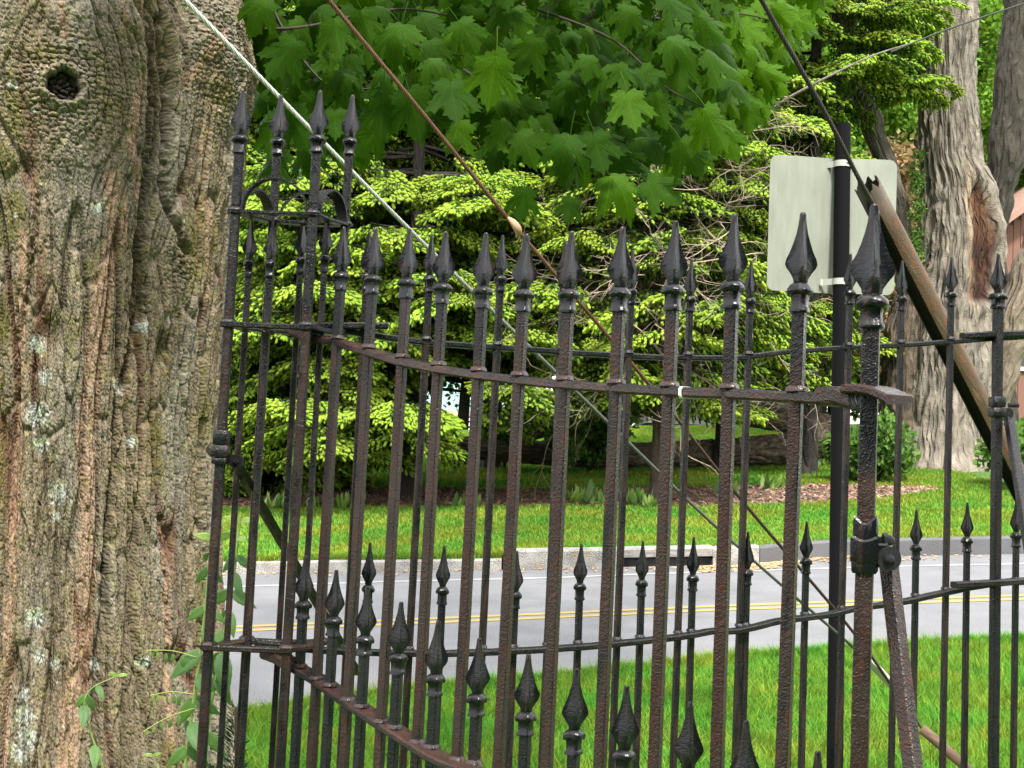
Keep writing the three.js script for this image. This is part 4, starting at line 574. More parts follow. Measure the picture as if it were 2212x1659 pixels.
// cross-section with its own frame: superellipse of exponent p (8 = square bar, 2 = round, 0.8 = four-winged blade)
function section(c, hx, hz, p, yaw, n = 24, up = null) {
  const r = [], cy = Math.cos(yaw), sy = Math.sin(yaw);
  for (let k = 0; k < n; k++) {
    const a = (k + 0.5) / n * Math.PI * 2, ca = Math.cos(a), sa = Math.sin(a);
    let x, z;
    if (p < 1.4) { const m = 1 / Math.pow(Math.pow(Math.abs(ca), p) + Math.pow(Math.abs(sa), p), 1 / p); const a2 = k / n * Math.PI * 2; const c2 = Math.cos(a2), s2 = Math.sin(a2), m2 = 1 / Math.pow(Math.pow(Math.abs(c2), p) + Math.pow(Math.abs(s2), p), 1 / p); x = c2 * m2; z = s2 * m2; }
    else { const a2 = k / n * Math.PI * 2, c2 = Math.cos(a2), s2 = Math.sin(a2), m2 = 1 / Math.pow(Math.pow(Math.abs(c2), p) + Math.pow(Math.abs(s2), p), 1 / p); x = c2 * m2; z = s2 * m2; }
    x *= hx; z *= hz; r.push(V3(c.x + x * cy + z * sy, c.y, c.z - x * sy + z * cy));
  }
  return r;
}
// spear head on its two-ringed collar; s scales the head, b is half the bar's width; neck = where blade meets collar
function spear(neck, axis, s, b, yaw, seed, wx = 1, wz = 1) {
  const hash1 = k => hash(seed, k, 9) - 0.5, blade = [[0, 0.0100, 2], [0.05, 0.0108, 1.6], [0.13, 0.0155, 1.0], [0.2, 0.0202, 0.68], [0.25, 0.0222, 0.6], [0.29, 0.0222, 0.58], [0.34, 0.0206, 0.58], [0.43, 0.0166, 0.6], [0.55, 0.0122, 0.64], [0.68, 0.0087, 0.75], [0.8, 0.0063, 0.9], [0.9, 0.0051, 1.3], [0.97, 0.0045, 2], [1.0, 0.003, 2]];
  const at = y => neck.clone().addScaledVector(axis, y), j = 1 + 0.06 * hash1(1), tw = Math.atan2(-neck.x, -neck.z) + 0.18 + 0.22 * hash1(2);
  const br = blade.map(([t, w, p], i) => section(at(t * 0.105 * s), w * s * j * wx * (p < 1.5 ? 1 + 0.05 * hash1(i + 5) : 1), w * s * j * wz, p, tw));
  const k = 1.17 * b / 0.0125, kh = s > 1.05 ? 1.1 : 1;
  const coll = [[-0.0455, 0.0128, 6], [-0.0447, 0.0158, 5], [-0.0415, 0.0165, 4.5], [-0.0385, 0.0155, 5], [-0.0365, 0.0138, 6], [-0.027, 0.0134, 6], [-0.0185, 0.0142, 6], [-0.0165, 0.0185, 4.5], [-0.0125, 0.0208, 4], [-0.0085, 0.0205, 4], [-0.0045, 0.0165, 3.5], [-0.001, 0.0118, 2.5]];
  const cr = coll.map(([y, w, p], i) => { const r = section(at(y * kh), w * k * (1 + 0.05 * hash1(i + 30)), w * k * (1 + 0.05 * hash1(i + 50)), p, yaw); r.forEach((q, a) => { q.y -= (w > 0.018 ? 0.0035 * Math.pow(Math.abs(Math.sin(2 * (a / 24 * Math.PI * 2))), 2) : 0) * k; }); return r; });
  const col = ironColor(0.02 + 0.12 * hash(seed, 71), seed);
  return mergeGeometries([toCreasedNormals(skin(br, true, col), 0.75), toCreasedNormals(skin(cr, true, col), 0.9)]);
}
// square bar from a to b, slightly uneven, rust(t) along it
function bar(a, b, half, yaw, seed, rust, seg = 40) {
  const rings = [], dir = b.clone().sub(a), L = dir.length();
  const n = Math.max(4, Math.round(seg)), ca = Math.cos(yaw), sa = Math.sin(yaw), ch = 0.16 * half;
  const sq = [[-half + ch, -half], [0, -half], [half - ch, -half], [half, -half + ch], [half, 0], [half, half - ch], [half - ch, half], [0, half], [-half + ch, half], [-half, half - ch], [-half, 0], [-half, -half + ch]];
  for (let i = 0; i <= n; i++) { const c = a.clone().addScaledVector(dir, i / n); c.x += 0.0004 * (hash(seed, i, 1) - 0.5); c.z += 0.0004 * (hash(seed, i, 2) - 0.5); rings.push(sq.map(([x, z], k) => { const q = 1 + 0.012 * (hash(seed, i, k + 3) - 0.5); return V3(c.x + (x * ca + z * sa) * q, c.y, c.z + (-x * sa + z * ca) * q); })); }
  return toCreasedNormals(skin(rings, true, (i, k, p) => ironColor(rust(i / n), seed)(i, k, p)), 0.6);
}
// flat rail swept through points (centre line of its top), w across, h high
function rail(pts, w, h, seed, rust, bosses = []) {
  const c = new THREE.CatmullRomCurve3(pts), n = pts.length * 6, rings = [], b = h * 0.22;
  for (let i = 0; i <= n; i++) {
    const t = i / n, p = c.getPoint(t), g = c.getTangent(t), s = V3(-g.z, 0, g.x).normalize(), j = 0.0007 * (hash(seed, i) - 0.5);
    rings.push([[-w / 2 + b, 0], [w / 2 - b, 0], [w / 2, -b], [w / 2, -h + b], [w / 2 - b, -h], [-w / 2 + b, -h], [-w / 2, -h + b], [-w / 2, -b]].map(([u, v]) => p.clone().addScaledVector(s, u + j).add(V3(0, v + j * 1.4, 0))));
  }
  const gs = [toCreasedNormals(skin(rings, true, ironColor(rust, seed)), 0.5)];
  for (const [q, yaw, r] of bosses) for (const [y0, y1] of [[-0.001, 0.0075]]) {
    const rr = [[y0, r * 1.5], [y1 * 0.6, r * 1.42], [y1, r * 1.12]].map(([y, a], k) => section(V3(q.x, q.y + y, q.z), a * (1 + 0.1 * (hash(seed, k, Math.round(q.x * 999)) - 0.5)), a, 4, yaw));
    gs.push(toCreasedNormals(skin(rr, true, ironColor(rust + 0.15, seed + 3)), 0.8));
  }
  return gs;
}
function post2(X, Y, D, s) { const t = P(X, Y, D), d0 = D - 0.053 * (1659 - Y) / F * D, b = P(X + s * (1659 - Y), 1659, d0); const k = b.clone().sub(t).normalize(); return { t, k }; }
const GROUND = -0.02;
// picket: a shaft (part) that carries its spear head (sub-part)
function picket(parent, name, X, Y, D, s, half, hs, yaw, seed, rustTop, rustLow, yRail, wx = 1, wz = 1) {
  const { t, k } = post2(X, Y, D, s), up = k.clone().negate(), neck = t.clone().addScaledVector(k, 0.105 * hs), top = neck.clone().addScaledVector(k, 0.045);
  const L = (top.y - roadY(top.x, top.z) - 0.0) / -k.y, bot = top.clone().addScaledVector(k, L);
  const rl = clamp((top.y - yRail) / L);
  const o = part(name, bar(bot, top, half, yaw, seed, u => { const d = 1 - u; return d < rl ? rustTop : rustLow; }, 46), iron, parent);
  part('spear_head', spear(neck, up, hs, half, yaw, seed, wx * 1.1, wz), ironHead, o);
  return { top, k, at: y => top.clone().addScaledVector(k, (top.y - y) / -k.y) };
}
{ // near panel: straight in plan, sweeping down from the pier towards the post
  const f = thing('iron_fence', 'rusty black iron fence panel with a swept top rail, nearest the camera', 'fence', P(1300, 1659, 2.6).setY(0));
  const A = P(743, 900, 3.5), B = P(1735, 900, 2.22), yaw = -0.47;
  const mains = [[743, 490, 3.5, -.061], [812, 492, 3.34, -.06], [885, 494, 3.18, -.058], [963, 500, 3.06, -.056], [1050, 503, 2.94, -.055], [1138, 505, 2.84, -.053], [1235, 499, 2.71, -.047], [1345, 490, 2.59, -.042], [1460, 477, 2.47, -.039], [1587, 462, 2.34, -.032], [1735, 459, 2.22, -.037]];
  const upPix = [[659, 716, 3.57], [700, 727, 3.535], [735, 733, 3.5], [800, 752, 3.34], [870, 772, 3.18], [945, 788, 3.06], [1033, 801, 2.94], [1125, 812, 2.84], [1220, 821, 2.71], [1333, 829, 2.59], [1447, 835, 2.47], [1578, 840, 2.34], [1720, 846, 2.22], [1800, 850, 2.155], [1850, 853, 2.12]];
  const up = upPix.map(a => P(...a));
  const yAt = q => { let i = 0; while (i < up.length - 2 && q.x > up[i + 1].x) i++; return lerp(up[i].y, up[i + 1].y, (q.x - up[i].x) / (up[i + 1].x - up[i].x)); };
  const info = [], yr = [];
  mains.forEach(([X, Y, D, s], i) => {
    const q = P(X - 15, 800, D), y = yAt(q); yr.push(y);
    info.push(picket(f, i ? 'picket_' + String(i).padStart(3, '0') : 'picket', X, Y, D, s, 0.0093, 1.0, yaw, 100 + i, [0.12, 0.1, 0.55, 0.12, 0.18, 0.62, 0.5, 0.4, 0.5, 0.12, 0.05][i], [0.62, 0.66, 0.7, 0.74, 0.72, 0.8, 0.78, 0.68, 0.86, 0.86, 0.7][i], y, 0.97, 0.9));
  });
  const bos = info.map((p, i) => [p.at(yAt(p.top)), yaw, 0.0102]);
  const worn = (g, k) => { const c = g.attributes.color, q = g.attributes.position; for (let i = 0; i < c.count; i++) { const w = 1 + k * (0.6 + 0.9 * noise(q.getX(i) * 30, q.getY(i) * 90 + q.getZ(i) * 30)); c.setXYZ(i, c.getX(i) * w, c.getY(i) * w, c.getZ(i) * w); } return g; };
  part('top_rail', rail(up, 0.044, 0.017, 5, 0.5, bos).map(g => worn(g, 1.1)), iron, f);
  part('paint_mark', rail([P(1485, 836.5, 2.4275), P(1490, 836.6, 2.424), P(1494, 836.8, 2.42)], 0.0455, 0.0185, 9, 0).map(g => paint(g, () => [0.6, 0.6, 0.58])), std({ vertexColors: true, roughness: 0.7 }), f);
  // lower rail sweeps the same way, out of the frame below
  const lowPix = [[585, 1402, 3.6], [612, 1413, 3.55], [642, 1435, 3.52], [690, 1462, 3.46], [755, 1507, 3.3], [830, 1555, 3.14], [907, 1604, 3.0], [975, 1641, 2.88]];
  const low = lowPix.map(a => P(...a)), yl = low[low.length - 1].y;
  for (let i = 6; i < 11; i++) { const q = info[i].at(yl - 0.004 * (i - 5)); low.push(q); }
  const pe = P(1868, 1500, 2.08); pe.y = yl - 0.024; low.push(pe);
  const yLow = q => { let i = 0; while (i < low.length - 2 && q.x > low[i + 1].x) i++; return lerp(low[i].y, low[i + 1].y, clamp((q.x - low[i].x) / (low[i + 1].x - low[i].x))); };
  const dogs = [[661, 1200, 3.52, -.055], [727, 1231, 3.4, -.058], [795, 1266, 3.24, -.055], [867, 1300, 3.1, -.054], [947, 1340, 2.98, -.052], [1036, 1378, 2.87, -.045], [1142, 1412, 2.755, -.04], [1246, 1444, 2.63, -.037], [1354, 1481, 2.51, -.035], [1491, 1515, 2.385, -.03], [1612, 1556, 2.265, -.03], [1767, 1622, 2.15, -.03]];
  const dinfo = dogs.map(([X, Y, D, s], i) => picket(f, i ? 'short_picket_' + String(i).padStart(3, '0') : 'short_picket', X, Y, D, s, 0.0093, 1.0, yaw, 160 + i, 0.1, 0.6, -9, 0.97, 0.9));
  part('lower_rail', rail(low, 0.05, 0.016, 15, 0.5, [...info.map(p => [p.at(yLow(p.top)), yaw, 0.0102]), ...dinfo.map(p => [p.at(yLow(p.top)), yaw, 0.0102])]).map(g => worn(g, 0.8)), iron, f);
  // rusty lap joints at the pier
  const lap = (a, b, h, w, seed, r) => rail([a, a.clone().lerp(b, 0.5).add(V3(0, 0.004, 0)), b], w, h, seed, r);
  part('lap_joint', lap(P(640, 704, 3.55), P(672, 719, 3.52), 0.026, 0.05, 21, 0.9), iron, f);
  part('lap_joint_001', lap(P(578, 1398, 3.56), P(636, 1428, 3.5), 0.026, 0.05, 22, 0.95), iron, f);
  // end post: thicker bar with a large finial
  const { t, k } = post2(1889, 441, 2.1, -.027), upv = k.clone().negate(), hs = 1.21, half = 0.0119, neck = t.clone().addScaledVector(k, 0.105 * hs), top = neck.clone().addScaledVector(k, 0.049);
  const L = (top.y - roadY(top.x, top.z)) / -k.y, po = part('end_post', bar(top.clone().addScaledVector(k, L), top, half, yaw + 0.15, 300, u => 1 - u < 0.105 ? 0.12 : 1 - u < 0.35 ? 0.85 : 0.78, 70), iron, f);
  part('spear_head', spear(neck, upv, hs, half, yaw + 0.15, 301, 1.2, 1.0), ironHead, po);
  const pAt = y => top.clone().addScaledVector(k, (top.y - y) / -k.y);
  const py = P(1880, 842, 2.1).y, pq = pAt(py);
  const dirX = B.clone().sub(A).setY(0).normalize();
  part('rail_lap', [...lap(P(1788, 838, 2.17), P(1862, 846, 2.11), 0.027, 0.052, 31, 0.5), ...rail([pq.clone().addScaledVector(dirX, -0.03).add(V3(0, 0.006, 0)), pq.clone().add(V3(0, 0.006, 0.0)), pq.clone().addScaledVector(dirX, 0.028).add(V3(0, 0.001, 0)), pq.clone().addScaledVector(dirX, 0.055).add(V3(0, -0.009, 0))], 0.055, 0.013, 33, 0.85)], iron, f);
  // two-part clamp with bolts, and the raking brace
  const cy = P(1880, 1175, 2.09).y, cl = [];
  for (const [y0, y1, h, dip] of [[0.004, 0.040, 0.0165, 0.010], [-0.022, 0.0125, 0.0195, 0.006], [-0.04, -0.02, 0.0175, 0.0]]) {
    const rr = [[y0, h * 0.9], [y0 + 0.003, h], [(y0 + y1) / 2, h * 1.02], [y1 - 0.003, h * 1.02], [y1, h * 0.9]].map(([y, a]) => { const r = section(pAt(cy + y), a, a, 7, yaw + 0.15); r.forEach((q, i) => { const e = Math.abs(Math.cos(2 * i / 24 * Math.PI * 2)); q.y -= dip * e; }); return r; });
    cl.push(toCreasedNormals(skin(rr, true, ironColor(0.1, 41)), 0.6));
  }
  const camR = V3(1, 0, 0), fw = V3(0, 0, 1), c0 = pAt(cy - 0.018).addScaledVector(camR, 0.029).addScaledVector(fw, 0.012);
  const ear = new THREE.CylinderGeometry(0.017, 0.017, 0.014, 24); ear.rotateX(Math.PI / 2); ear.translate(c0.x, c0.y, c0.z); paint(ear, () => BLACK); cl.push(ear.toNonIndexed());
  const web = paint(box(0.034, 0.03, 0.013, c0.x - 0.018, c0.y + 0.006, c0.z, 0.003), () => BLACK); cl.push(web);
  part('clamp', cl, ironHead, f);
  const knob = (p, r, along) => { const g = new THREE.SphereGeometry(r, 16, 12); g.scale(1, 0.9, 1); const h = new THREE.CylinderGeometry(r * 1.25, r * 1.25, r * 0.7, 6); h.rotateX(Math.PI / 2); h.translate(0, 0, -r * 0.6); const m = mergeGeometries([g, h]); if (along) m.rotateY(along); m.translate(p.x, p.y, p.z); return paint(m, () => [0.03, 0.033, 0.037]); };
  part('bolt', knob(c0.clone().addScaledVector(fw, 0.011), 0.0072), iron, f);
  part('bolt_001', [knob(pAt(cy + 0.007).addScaledVector(camR, 0.031).addScaledVector(fw, 0.006), 0.0085, Math.PI / 2), paint((() => { const g = new THREE.CylinderGeometry(0.005, 0.005, 0.03, 10); g.rotateZ(Math.PI / 2); const q = pAt(cy + 0.007).addScaledVector(camR, 0.022).addScaledVector(fw, 0.006); g.translate(q.x, q.y, q.z); return g; })(), () => BLACK)], iron, f);
  const b0 = P(1920, 1222, 2.1), b1 = P(1972, 1659, 1.99), bd = b1.clone().sub(b0), be = b0.clone().addScaledVector(bd, (b0.y - roadY(b0.x, b0.z)) / -bd.y);
  part('brace', bar(be, b0, 0.0104, 0.7, 310, u => 0.8, 60), iron, f);
}
{ // square pier of tall pickets at the bend of the fence
  const f = thing('iron_pier', 'tall square iron fence pier with hoops between its pickets, beside the tree trunk', 'fence pier', P(600, 1659, 3.5).setY(0));
  const c4 = { P1: [525, 195, 3.5, -.062], P3: [692, 195, 3.5, -.0595], P2: [607, 205, 3.63, -.063], P4: [762, 205, 3.65, -.0595] };
  const q1 = P(525, 700, 3.5), q3 = P(692, 700, 3.5), yaw = Math.atan2(-(q3.z - q1.z), q3.x - q1.x);
  const got = {}; let n = 0;
  for (const [k, [X, Y, D, s]] of Object.entries(c4)) got[k] = picket(f, n++ ? 'tall_picket_' + String(n - 1).padStart(3, '0') : 'tall_picket', X, Y, D, s, k === 'P2' || k === 'P4' ? 0.0096 : 0.0106, 1.0, yaw, 200 + n, 0.06, 0.3 + 0.1 * n, P(600, 705, 3.55).y, 0.98, 0.98);
  const mids = [[589, 478, 3.52], [543, 478, 3.58], [707, 468, 3.6], [655, 474, 3.66]]; const minfo = [];
  mids.forEach(([X, Y, D], i) => minfo.push(picket(f, i ? 'short_picket_' + String(i).padStart(3, '0') : 'short_picket', X, Y, D, -.058, 0.0068, 0.86, yaw, 220 + i, 0.08, 0.35, P(600, 705, 3.55).y, 0.85, 0.85)));
  const yU = P(600, 460, 3.5).y, yM = P(600, 702, 3.5).y, yL = P(560, 1394, 3.45).y;
  const ring = (y, ext, h, w, seed, r) => { const a = got.P1.at(y), b = got.P3.at(y), c = got.P4.at(y), d = got.P2.at(y), e = (p, q) => p.clone().addScaledVector(p.clone().sub(q).setY(0).normalize(), ext); return [[a, b], [d, c], [a, d], [b, c]].flatMap(([p, q], i) => rail([e(p, q).add(V3(0, 0.001 * (i % 2) * 3, 0)), p.clone().lerp(q, 0.5), e(q, p).add(V3(0, 0.001 * (i % 2) * 3, 0))], w, h, seed + i, r, i < 2 ? [[p, yaw, 0.012], [q, yaw, 0.012]] : [])); };
  part('upper_plate', ring(yU, 0.012, 0.008, 0.032, 50, 0.05), iron, f);
  part('middle_rail', ring(yM, 0.012, 0.013, 0.034, 54, 0.2), iron, f);
  part('lower_rail', ring(yL, 0.012, 0.013, 0.034, 58, 0.55), iron, f);
  // hoops of flat strip standing on the upper plate between neighbouring pickets
  [['P1', 'P3'], ['P2', 'P4'], ['P1', 'P2'], ['P3', 'P4']].forEach(([a, b], i) => {
    const p = got[a].at(yU), q = got[b].at(yU), m = p.clone().lerp(q, 0.5).add(V3(0, 0.002, 0)), u = q.clone().sub(p), r = u.length() / 2 - 0.0155; u.normalize(); const s = V3(-u.z, 0, u.x).normalize(), rings = [], W = 0.014, T = 0.0022;
    for (let k = 0; k <= 30; k++) { const g = k / 30 * Math.PI, d = u.clone().multiplyScalar(-Math.cos(g)).add(V3(0, Math.sin(g) * 1.02, 0)), at = rr => m.clone().addScaledVector(d, rr); rings.push([at(r + T).addScaledVector(s, -W), at(r + T).addScaledVector(s, W), at(r - T).addScaledVector(s, W), at(r - T).addScaledVector(s, -W)]); }
    part(i ? 'hoop_00' + i : 'hoop', toCreasedNormals(skin(rings, true, ironColor(0.04, 70 + i)), 0.5), iron, f);
  });
  // clamp, bolt and raking brace on the left picket
  const cy = P(490, 960, 3.47).y, a = got.P1.at(cy), cl = [];
  for (const [y0, y1, h] of [[-0.002, 0.032, 0.0185], [-0.03, -0.003, 0.0215], [-0.046, -0.031, 0.0185]]) cl.push(toCreasedNormals(skin([[y0, h * 0.92], [y0 + 0.003, h], [y1 - 0.003, h], [y1, h * 0.92]].map(([y, w]) => section(got.P1.at(cy + y), w, w, 6, yaw)), true, ironColor(0.05, 81)), 0.6));
  const ear = new THREE.CylinderGeometry(0.017, 0.017, 0.016, 20); ear.rotateX(Math.PI / 2); const e = P(511, 997, 3.47); ear.translate(e.x, e.y, e.z); cl.push(paint(ear, () => BLACK).toNonIndexed());
  part('clamp', cl, iron, f);
  const bo = new THREE.SphereGeometry(0.007, 12, 10); bo.translate(e.x, e.y, e.z + 0.011); part('bolt', paint(bo, () => BLACK), iron, f);
  const b0 = P(512, 1004, 3.49), b1 = P(640, 1225, 3.9), b2 = b0.clone().addScaledVector(b1.clone().sub(b0), 2.35), bq = b2.clone(); 
  part('brace', bar(bq, b0, 0.0118, 0.95, 330, () => 0.2, 50), iron, f);
}
{ // far panel: thinner bars, from the pier along the roadside, rails cranked where they lap
  const f = thing('iron_fence', 'thin-barred black iron fence along the roadside behind the guy wires', 'fence', P(1500, 1659, 4).setY(0));
  const dAt = X => X < 930 ? lerp(3.62, 3.72, (X - 690) / 240) : X < 1500 ? lerp(3.72, 4.05, (X - 930) / 570) : lerp(4.05, 4.46, (X - 1500) / 650);
  const yw = X => { const a = P(X - 40, 900, dAt(X - 40)), b = P(X + 40, 900, dAt(X + 40)); return Math.atan2(-(b.z - a.z), b.x - a.x); };
  const up = [[700, 704], [788, 716], [904, 732], [973, 738], [1111, 747], [1261, 758], [1421, 766], [1597, 767], [1630, 763], [1677, 757], [1792, 748], [1984, 738], [2141, 727], [2230, 722], [2330, 716]].map(([X, Y]) => P(X, Y, dAt(X)));
  const low = [[553, 1383], [645, 1394], [745, 1401], [841, 1404], [973, 1405], [1133, 1399], [1293, 1388], [1421, 1375], [1485, 1367], [1543, 1357], [1581, 1358], [1629, 1349], [1677, 1337], [1792, 1322], [1837, 1311], [1952, 1294], [2029, 1277], [2138, 1257], [2230, 1251], [2330, 1246]].map(([X, Y]) => P(X, Y, dAt(X) - 0.06));
  const at = (pts, x) => { let i = 0; while (i < pts.length - 2 && x > pts[i + 1].x) i++; return lerp(pts[i].y, pts[i + 1].y, (x - pts[i].x) / (pts[i + 1].x - pts[i].x)); };
  const all = [];
  [[798, 500], [933, 506], [1086, 508], [1222, 520], [1367, 540], [1494, 558], [1623, 563], [1732, 570], [1838, 548], [1949, 563], [2056, 555], [2262, 548]].forEach(([X, Y], i) => {
    const s = lerp(-.055, -.016, clamp((X - 930) / 1200)); all.push(picket(f, i ? 'picket_' + String(i).padStart(3, '0') : 'picket', X, Y, dAt(X), s, 0.0077, 0.97, yw(X), 240 + i, 0.08, 0.42, P(X, 760, dAt(X)).y, 0.78, 0.85));
  });
  [[800, 1172], [960, 1178], [1117, 1190], [1256, 1174], [1389, 1168], [1499, 1159], [1616, 1148], [1743, 1126], [1866, 1112], [1980, 1100], [2090, 1085], [2196, 1076]].forEach(([X, Y], i) => {
    const s = lerp(-.045, -.012, clamp((X - 930) / 1200)); all.push(picket(f, i ? 'short_picket_' + String(i).padStart(3, '0') : 'short_picket', X, Y, dAt(X) - 0.03, s, 0.0077, 0.97, yw(X), 270 + i, 0.02, 0.4, P(X, 1380, dAt(X)).y, 0.78, 0.85));
  });
  const post = picket(f, 'line_post', 2157, 547, 4.44, -.01, 0.0125, 1.12, yw(2157), 290, 0.03, 0.15, P(2157, 720, 4.44).y, 0.9, 0.9);
  const bos = (pts, list) => list.filter(p => p.top.y > at(pts, p.top.x)).map(p => { const y = at(pts, p.at(at(pts, p.top.x)).x); return [p.at(y), 0.2, 0.0084]; });
  part('top_rail', rail(up, 0.032, 0.0145, 91, 0.2, bos(up, all)), iron, f);
  part('lower_rail', rail(low, 0.034, 0.0145, 92, 0.08, bos(low, all)), iron, f);
  part('rail_lap', [...rail([P(671, 697, 3.6), P(750, 697, 3.62), P(838, 697, 3.64)], 0.03, 0.016, 93, 0.1), ...rail([P(2078, 719, 4.42), P(2160, 715, 4.44), P(2230, 713, 4.48)], 0.036, 0.02, 94, 0.05), ...rail([P(2060, 1257, 4.3), P(2150, 1252, 4.34), P(2230, 1247, 4.4)], 0.036, 0.018, 95, 0.05)], iron, f);
  const cy = P(2158, 880, 4.44).y, cl = [];
  for (const [y0, y1, h] of [[-0.001, 0.03, 0.0205], [-0.03, -0.003, 0.0225]]) cl.push(toCreasedNormals(skin([[y0, h * 0.92], [y0 + 0.003, h], [y1 - 0.003, h], [y1, h * 0.92]].map(([y, w]) => section(post.at(cy + y), w, w, 6, 0.2)), true, ironColor(0.05, 82)), 0.6));
  const ear = new THREE.CylinderGeometry(0.016, 0.016, 0.016, 20); ear.rotateX(Math.PI / 2); const e = P(2176, 893, 4.42); ear.translate(e.x, e.y, e.z); cl.push(paint(ear, () => BLACK).toNonIndexed());
  part('clamp', cl, iron, f);
  const bo = new THREE.CylinderGeometry(0.007, 0.007, 0.03, 10); bo.rotateZ(Math.PI / 2); bo.translate(e.x + 0.018, e.y + 0.025, e.z); part('bolt', paint(bo, () => BLACK), iron, f);
  const b0 = P(2179, 898, 4.43), b1 = P(2212, 1110, 4.2), bd = b1.clone().sub(b0), b2 = b0.clone().addScaledVector(bd, (b0.y - roadY(b0.x, b0.z)) / -bd.y);
  part('brace', bar(b2, b0, 0.0125, 0.3, 340, () => 0.12, 40), iron, f);
}
// ---------------------------------------------------------------- road sign, guy wires, guard
{
  const D = 6.6, foot = P(1803, 1720, D - 0.18), top = P(1821, 269, D + 0.17), ft = foot.clone(); ft.y = roadY(foot.x, foot.z) - 0.05;
  const o = thing('road_sign', 'blank pale back of a road sign clamped to a black post', 'road sign', V3(ft.x, ft.y + 0.05, ft.z));
  const R = 0.0355, ax = t => ft.clone().lerp(top, t);
  part('post', limb([ax(0), ax(0.5), ax(1)], () => R, { sides: 28, seg: 4, colors: () => [0.006, 0.006, 0.007] }), phys({ vertexColors: true, roughness: 0.8, specularIntensity: 0.15 }), o);
  // aluminium sheet, its two halves folded a little about the post
  const sc = (D + 0.12) / F, pY = P(1812, 480, D).y, pc = ax((pY - ft.y) / (top.y - ft.y)), left = (1655 - 1812) * sc, right = (1932 - 1812) * sc, yT = P(1700, 333, D + 0.12).y, yB = P(1700, 629, D + 0.12).y, n = 60, m = 40, pos = [], uv = [], idx = [], rad = 0.035, T = 0.0025;
  const prof = x => -R - 0.012 + (x < 0 ? 0.035 * sst(0.0, 0.25, -x) - 0.0 : 0.018 * sst(0, 0.05, x) ) - (x < 0 ? 0.0 : 0.0);
  const front = [], sheetG = side => {
    const P2 = [], I = []; for (let j = 0; j <= m; j++) for (let i = 0; i <= n; i++) {
      let x = lerp(left, right, i / n), y = lerp(yB, yT, j / m); const ex = Math.max(left + rad - x, x - right + rad, 0), ey = Math.max(yB + rad - y, y - yT + rad, 0);
      if (ex > 0 && ey > 0) { const h = Math.hypot(ex, ey), k = Math.max(ex, ey) / h; const fx = ex * k - ex, fy = ey * k - ey; x += (x < 0 ? -1 : 1) * fx; y += (y < (yT + yB) / 2 ? -1 : 1) * fy; }
      P2.push(x, y, prof(x) - side * T);
    } const w = n + 1; for (let j = 0; j < m; j++) for (let i = 0; i < n; i++) { const a = j * w + i; side ? I.push(a, a + w, a + 1, a + 1, a + w, a + w + 1) : I.push(a, a + 1, a + w, a + 1, a + w + 1, a + w); } return [P2, I];
  };
  const [pa, ia] = sheetG(0), [pb, ib] = sheetG(1), off = pa.length / 3, all = [...pa, ...pb], id = [...ia, ...ib.map(i => i + off)], w = n + 1, edge = []; for (let i = 0; i <= n; i++) edge.push(i); for (let j = 1; j <= m; j++) edge.push(j * w + n); for (let i = n - 1; i >= 0; i--) edge.push(m * w + i); for (let j = m - 1; j > 0; j--) edge.push(j * w);
  edge.forEach((e, k) => { const f = edge[(k + 1) % edge.length]; id.push(e, e + off, f, f, e + off, f + off); });
  const g = new THREE.BufferGeometry(); g.setAttribute('position', new THREE.Float32BufferAttribute(all, 3)); g.setAttribute('uv', new THREE.Float32BufferAttribute(all.filter((_, i) => i % 3 < 2), 2)); g.setIndex(id); const gg = toCreasedNormals(g, 0.5);
  const lean = (top.x - ft.x) / (top.y - ft.y); gg.applyMatrix4(new THREE.Matrix4().set(1, lean - 0.0, 0, pc.x - lean * pc.y, 0, 1, 0, 0, 0, 0, 1, pc.z, 0, 0, 0, 1)); gg.computeBoundingBox();
  const alTex = tex(512, 512, (u, v) => { const k = 0.88 + 0.12 * pnoise(u * 40, v * 6, 40, 6) + 0.16 * pnoise(u * 5, v * 5, 5, 5) + 0.12 * pnoise(u * 160, v * 160, 160, 160) - 0.5 * sst(0.62, 0.68, pnoise(u * 18, v * 18, 18, 18)); return [k, k, k]; }, { rep: [1.4, 1.4] });
  part('panel', gg, std({ color: C(0.3, 0.315, 0.265), map: alTex, roughness: 0.5, metalness: 0.1 }), o);
  const galv = plain(0.45, 0.45, 0.42, 0.4);
  for (const Y of [352, 611]) {
    const qy = P(1813, Y, D + 0.12).y, q = ax((qy - ft.y) / (top.y - ft.y)), b = [], pts = []; for (let k = 0; k <= 20; k++) { const a = Math.PI * k / 20; pts.push([-Math.cos(a) * (R + 0.003), Math.sin(a) * (R + 0.003)]); } pts.unshift([-0.075, -0.036]); pts.unshift([-0.085, -0.036]); pts.push([0.05, -0.036]);
    const rings = pts.map(([x, z], i) => { const s = z > -0.03 ? V3(x, 0, z).normalize() : V3(0, 0, 1); return [V3(x, -0.014, z), V3(x, 0.014, z), V3(x + s.x * 0.002, 0.014, z + s.z * 0.002), V3(x + s.x * 0.002, -0.014, z + s.z * 0.002)].map(p => p.add(q)); });
    const bd = part(Y < 400 ? 'bracket' : 'bracket_001', toCreasedNormals(skin(rings), 0.5), galv, o);
    const sl = box(0.035, 0.006, 0.004, q.x + 0.025, q.y, q.z + R + 0.002); part('slot', sl, plain(0.02, 0.02, 0.02), bd);
  }
  for (const [X, Y] of [[1697, 490], [1690, 505], [1722, 405]]) { const q = P(X, Y, D + 0.1); q.z = pc.z; const c = new THREE.CylinderGeometry(0.004, 0.004, 0.006, 10); c.rotateX(Math.PI / 2); c.translate(q.x, q.y, q.z - R - 0.01); part('rivet', c, plain(0.08, 0.08, 0.075, 0.5), o); }
}
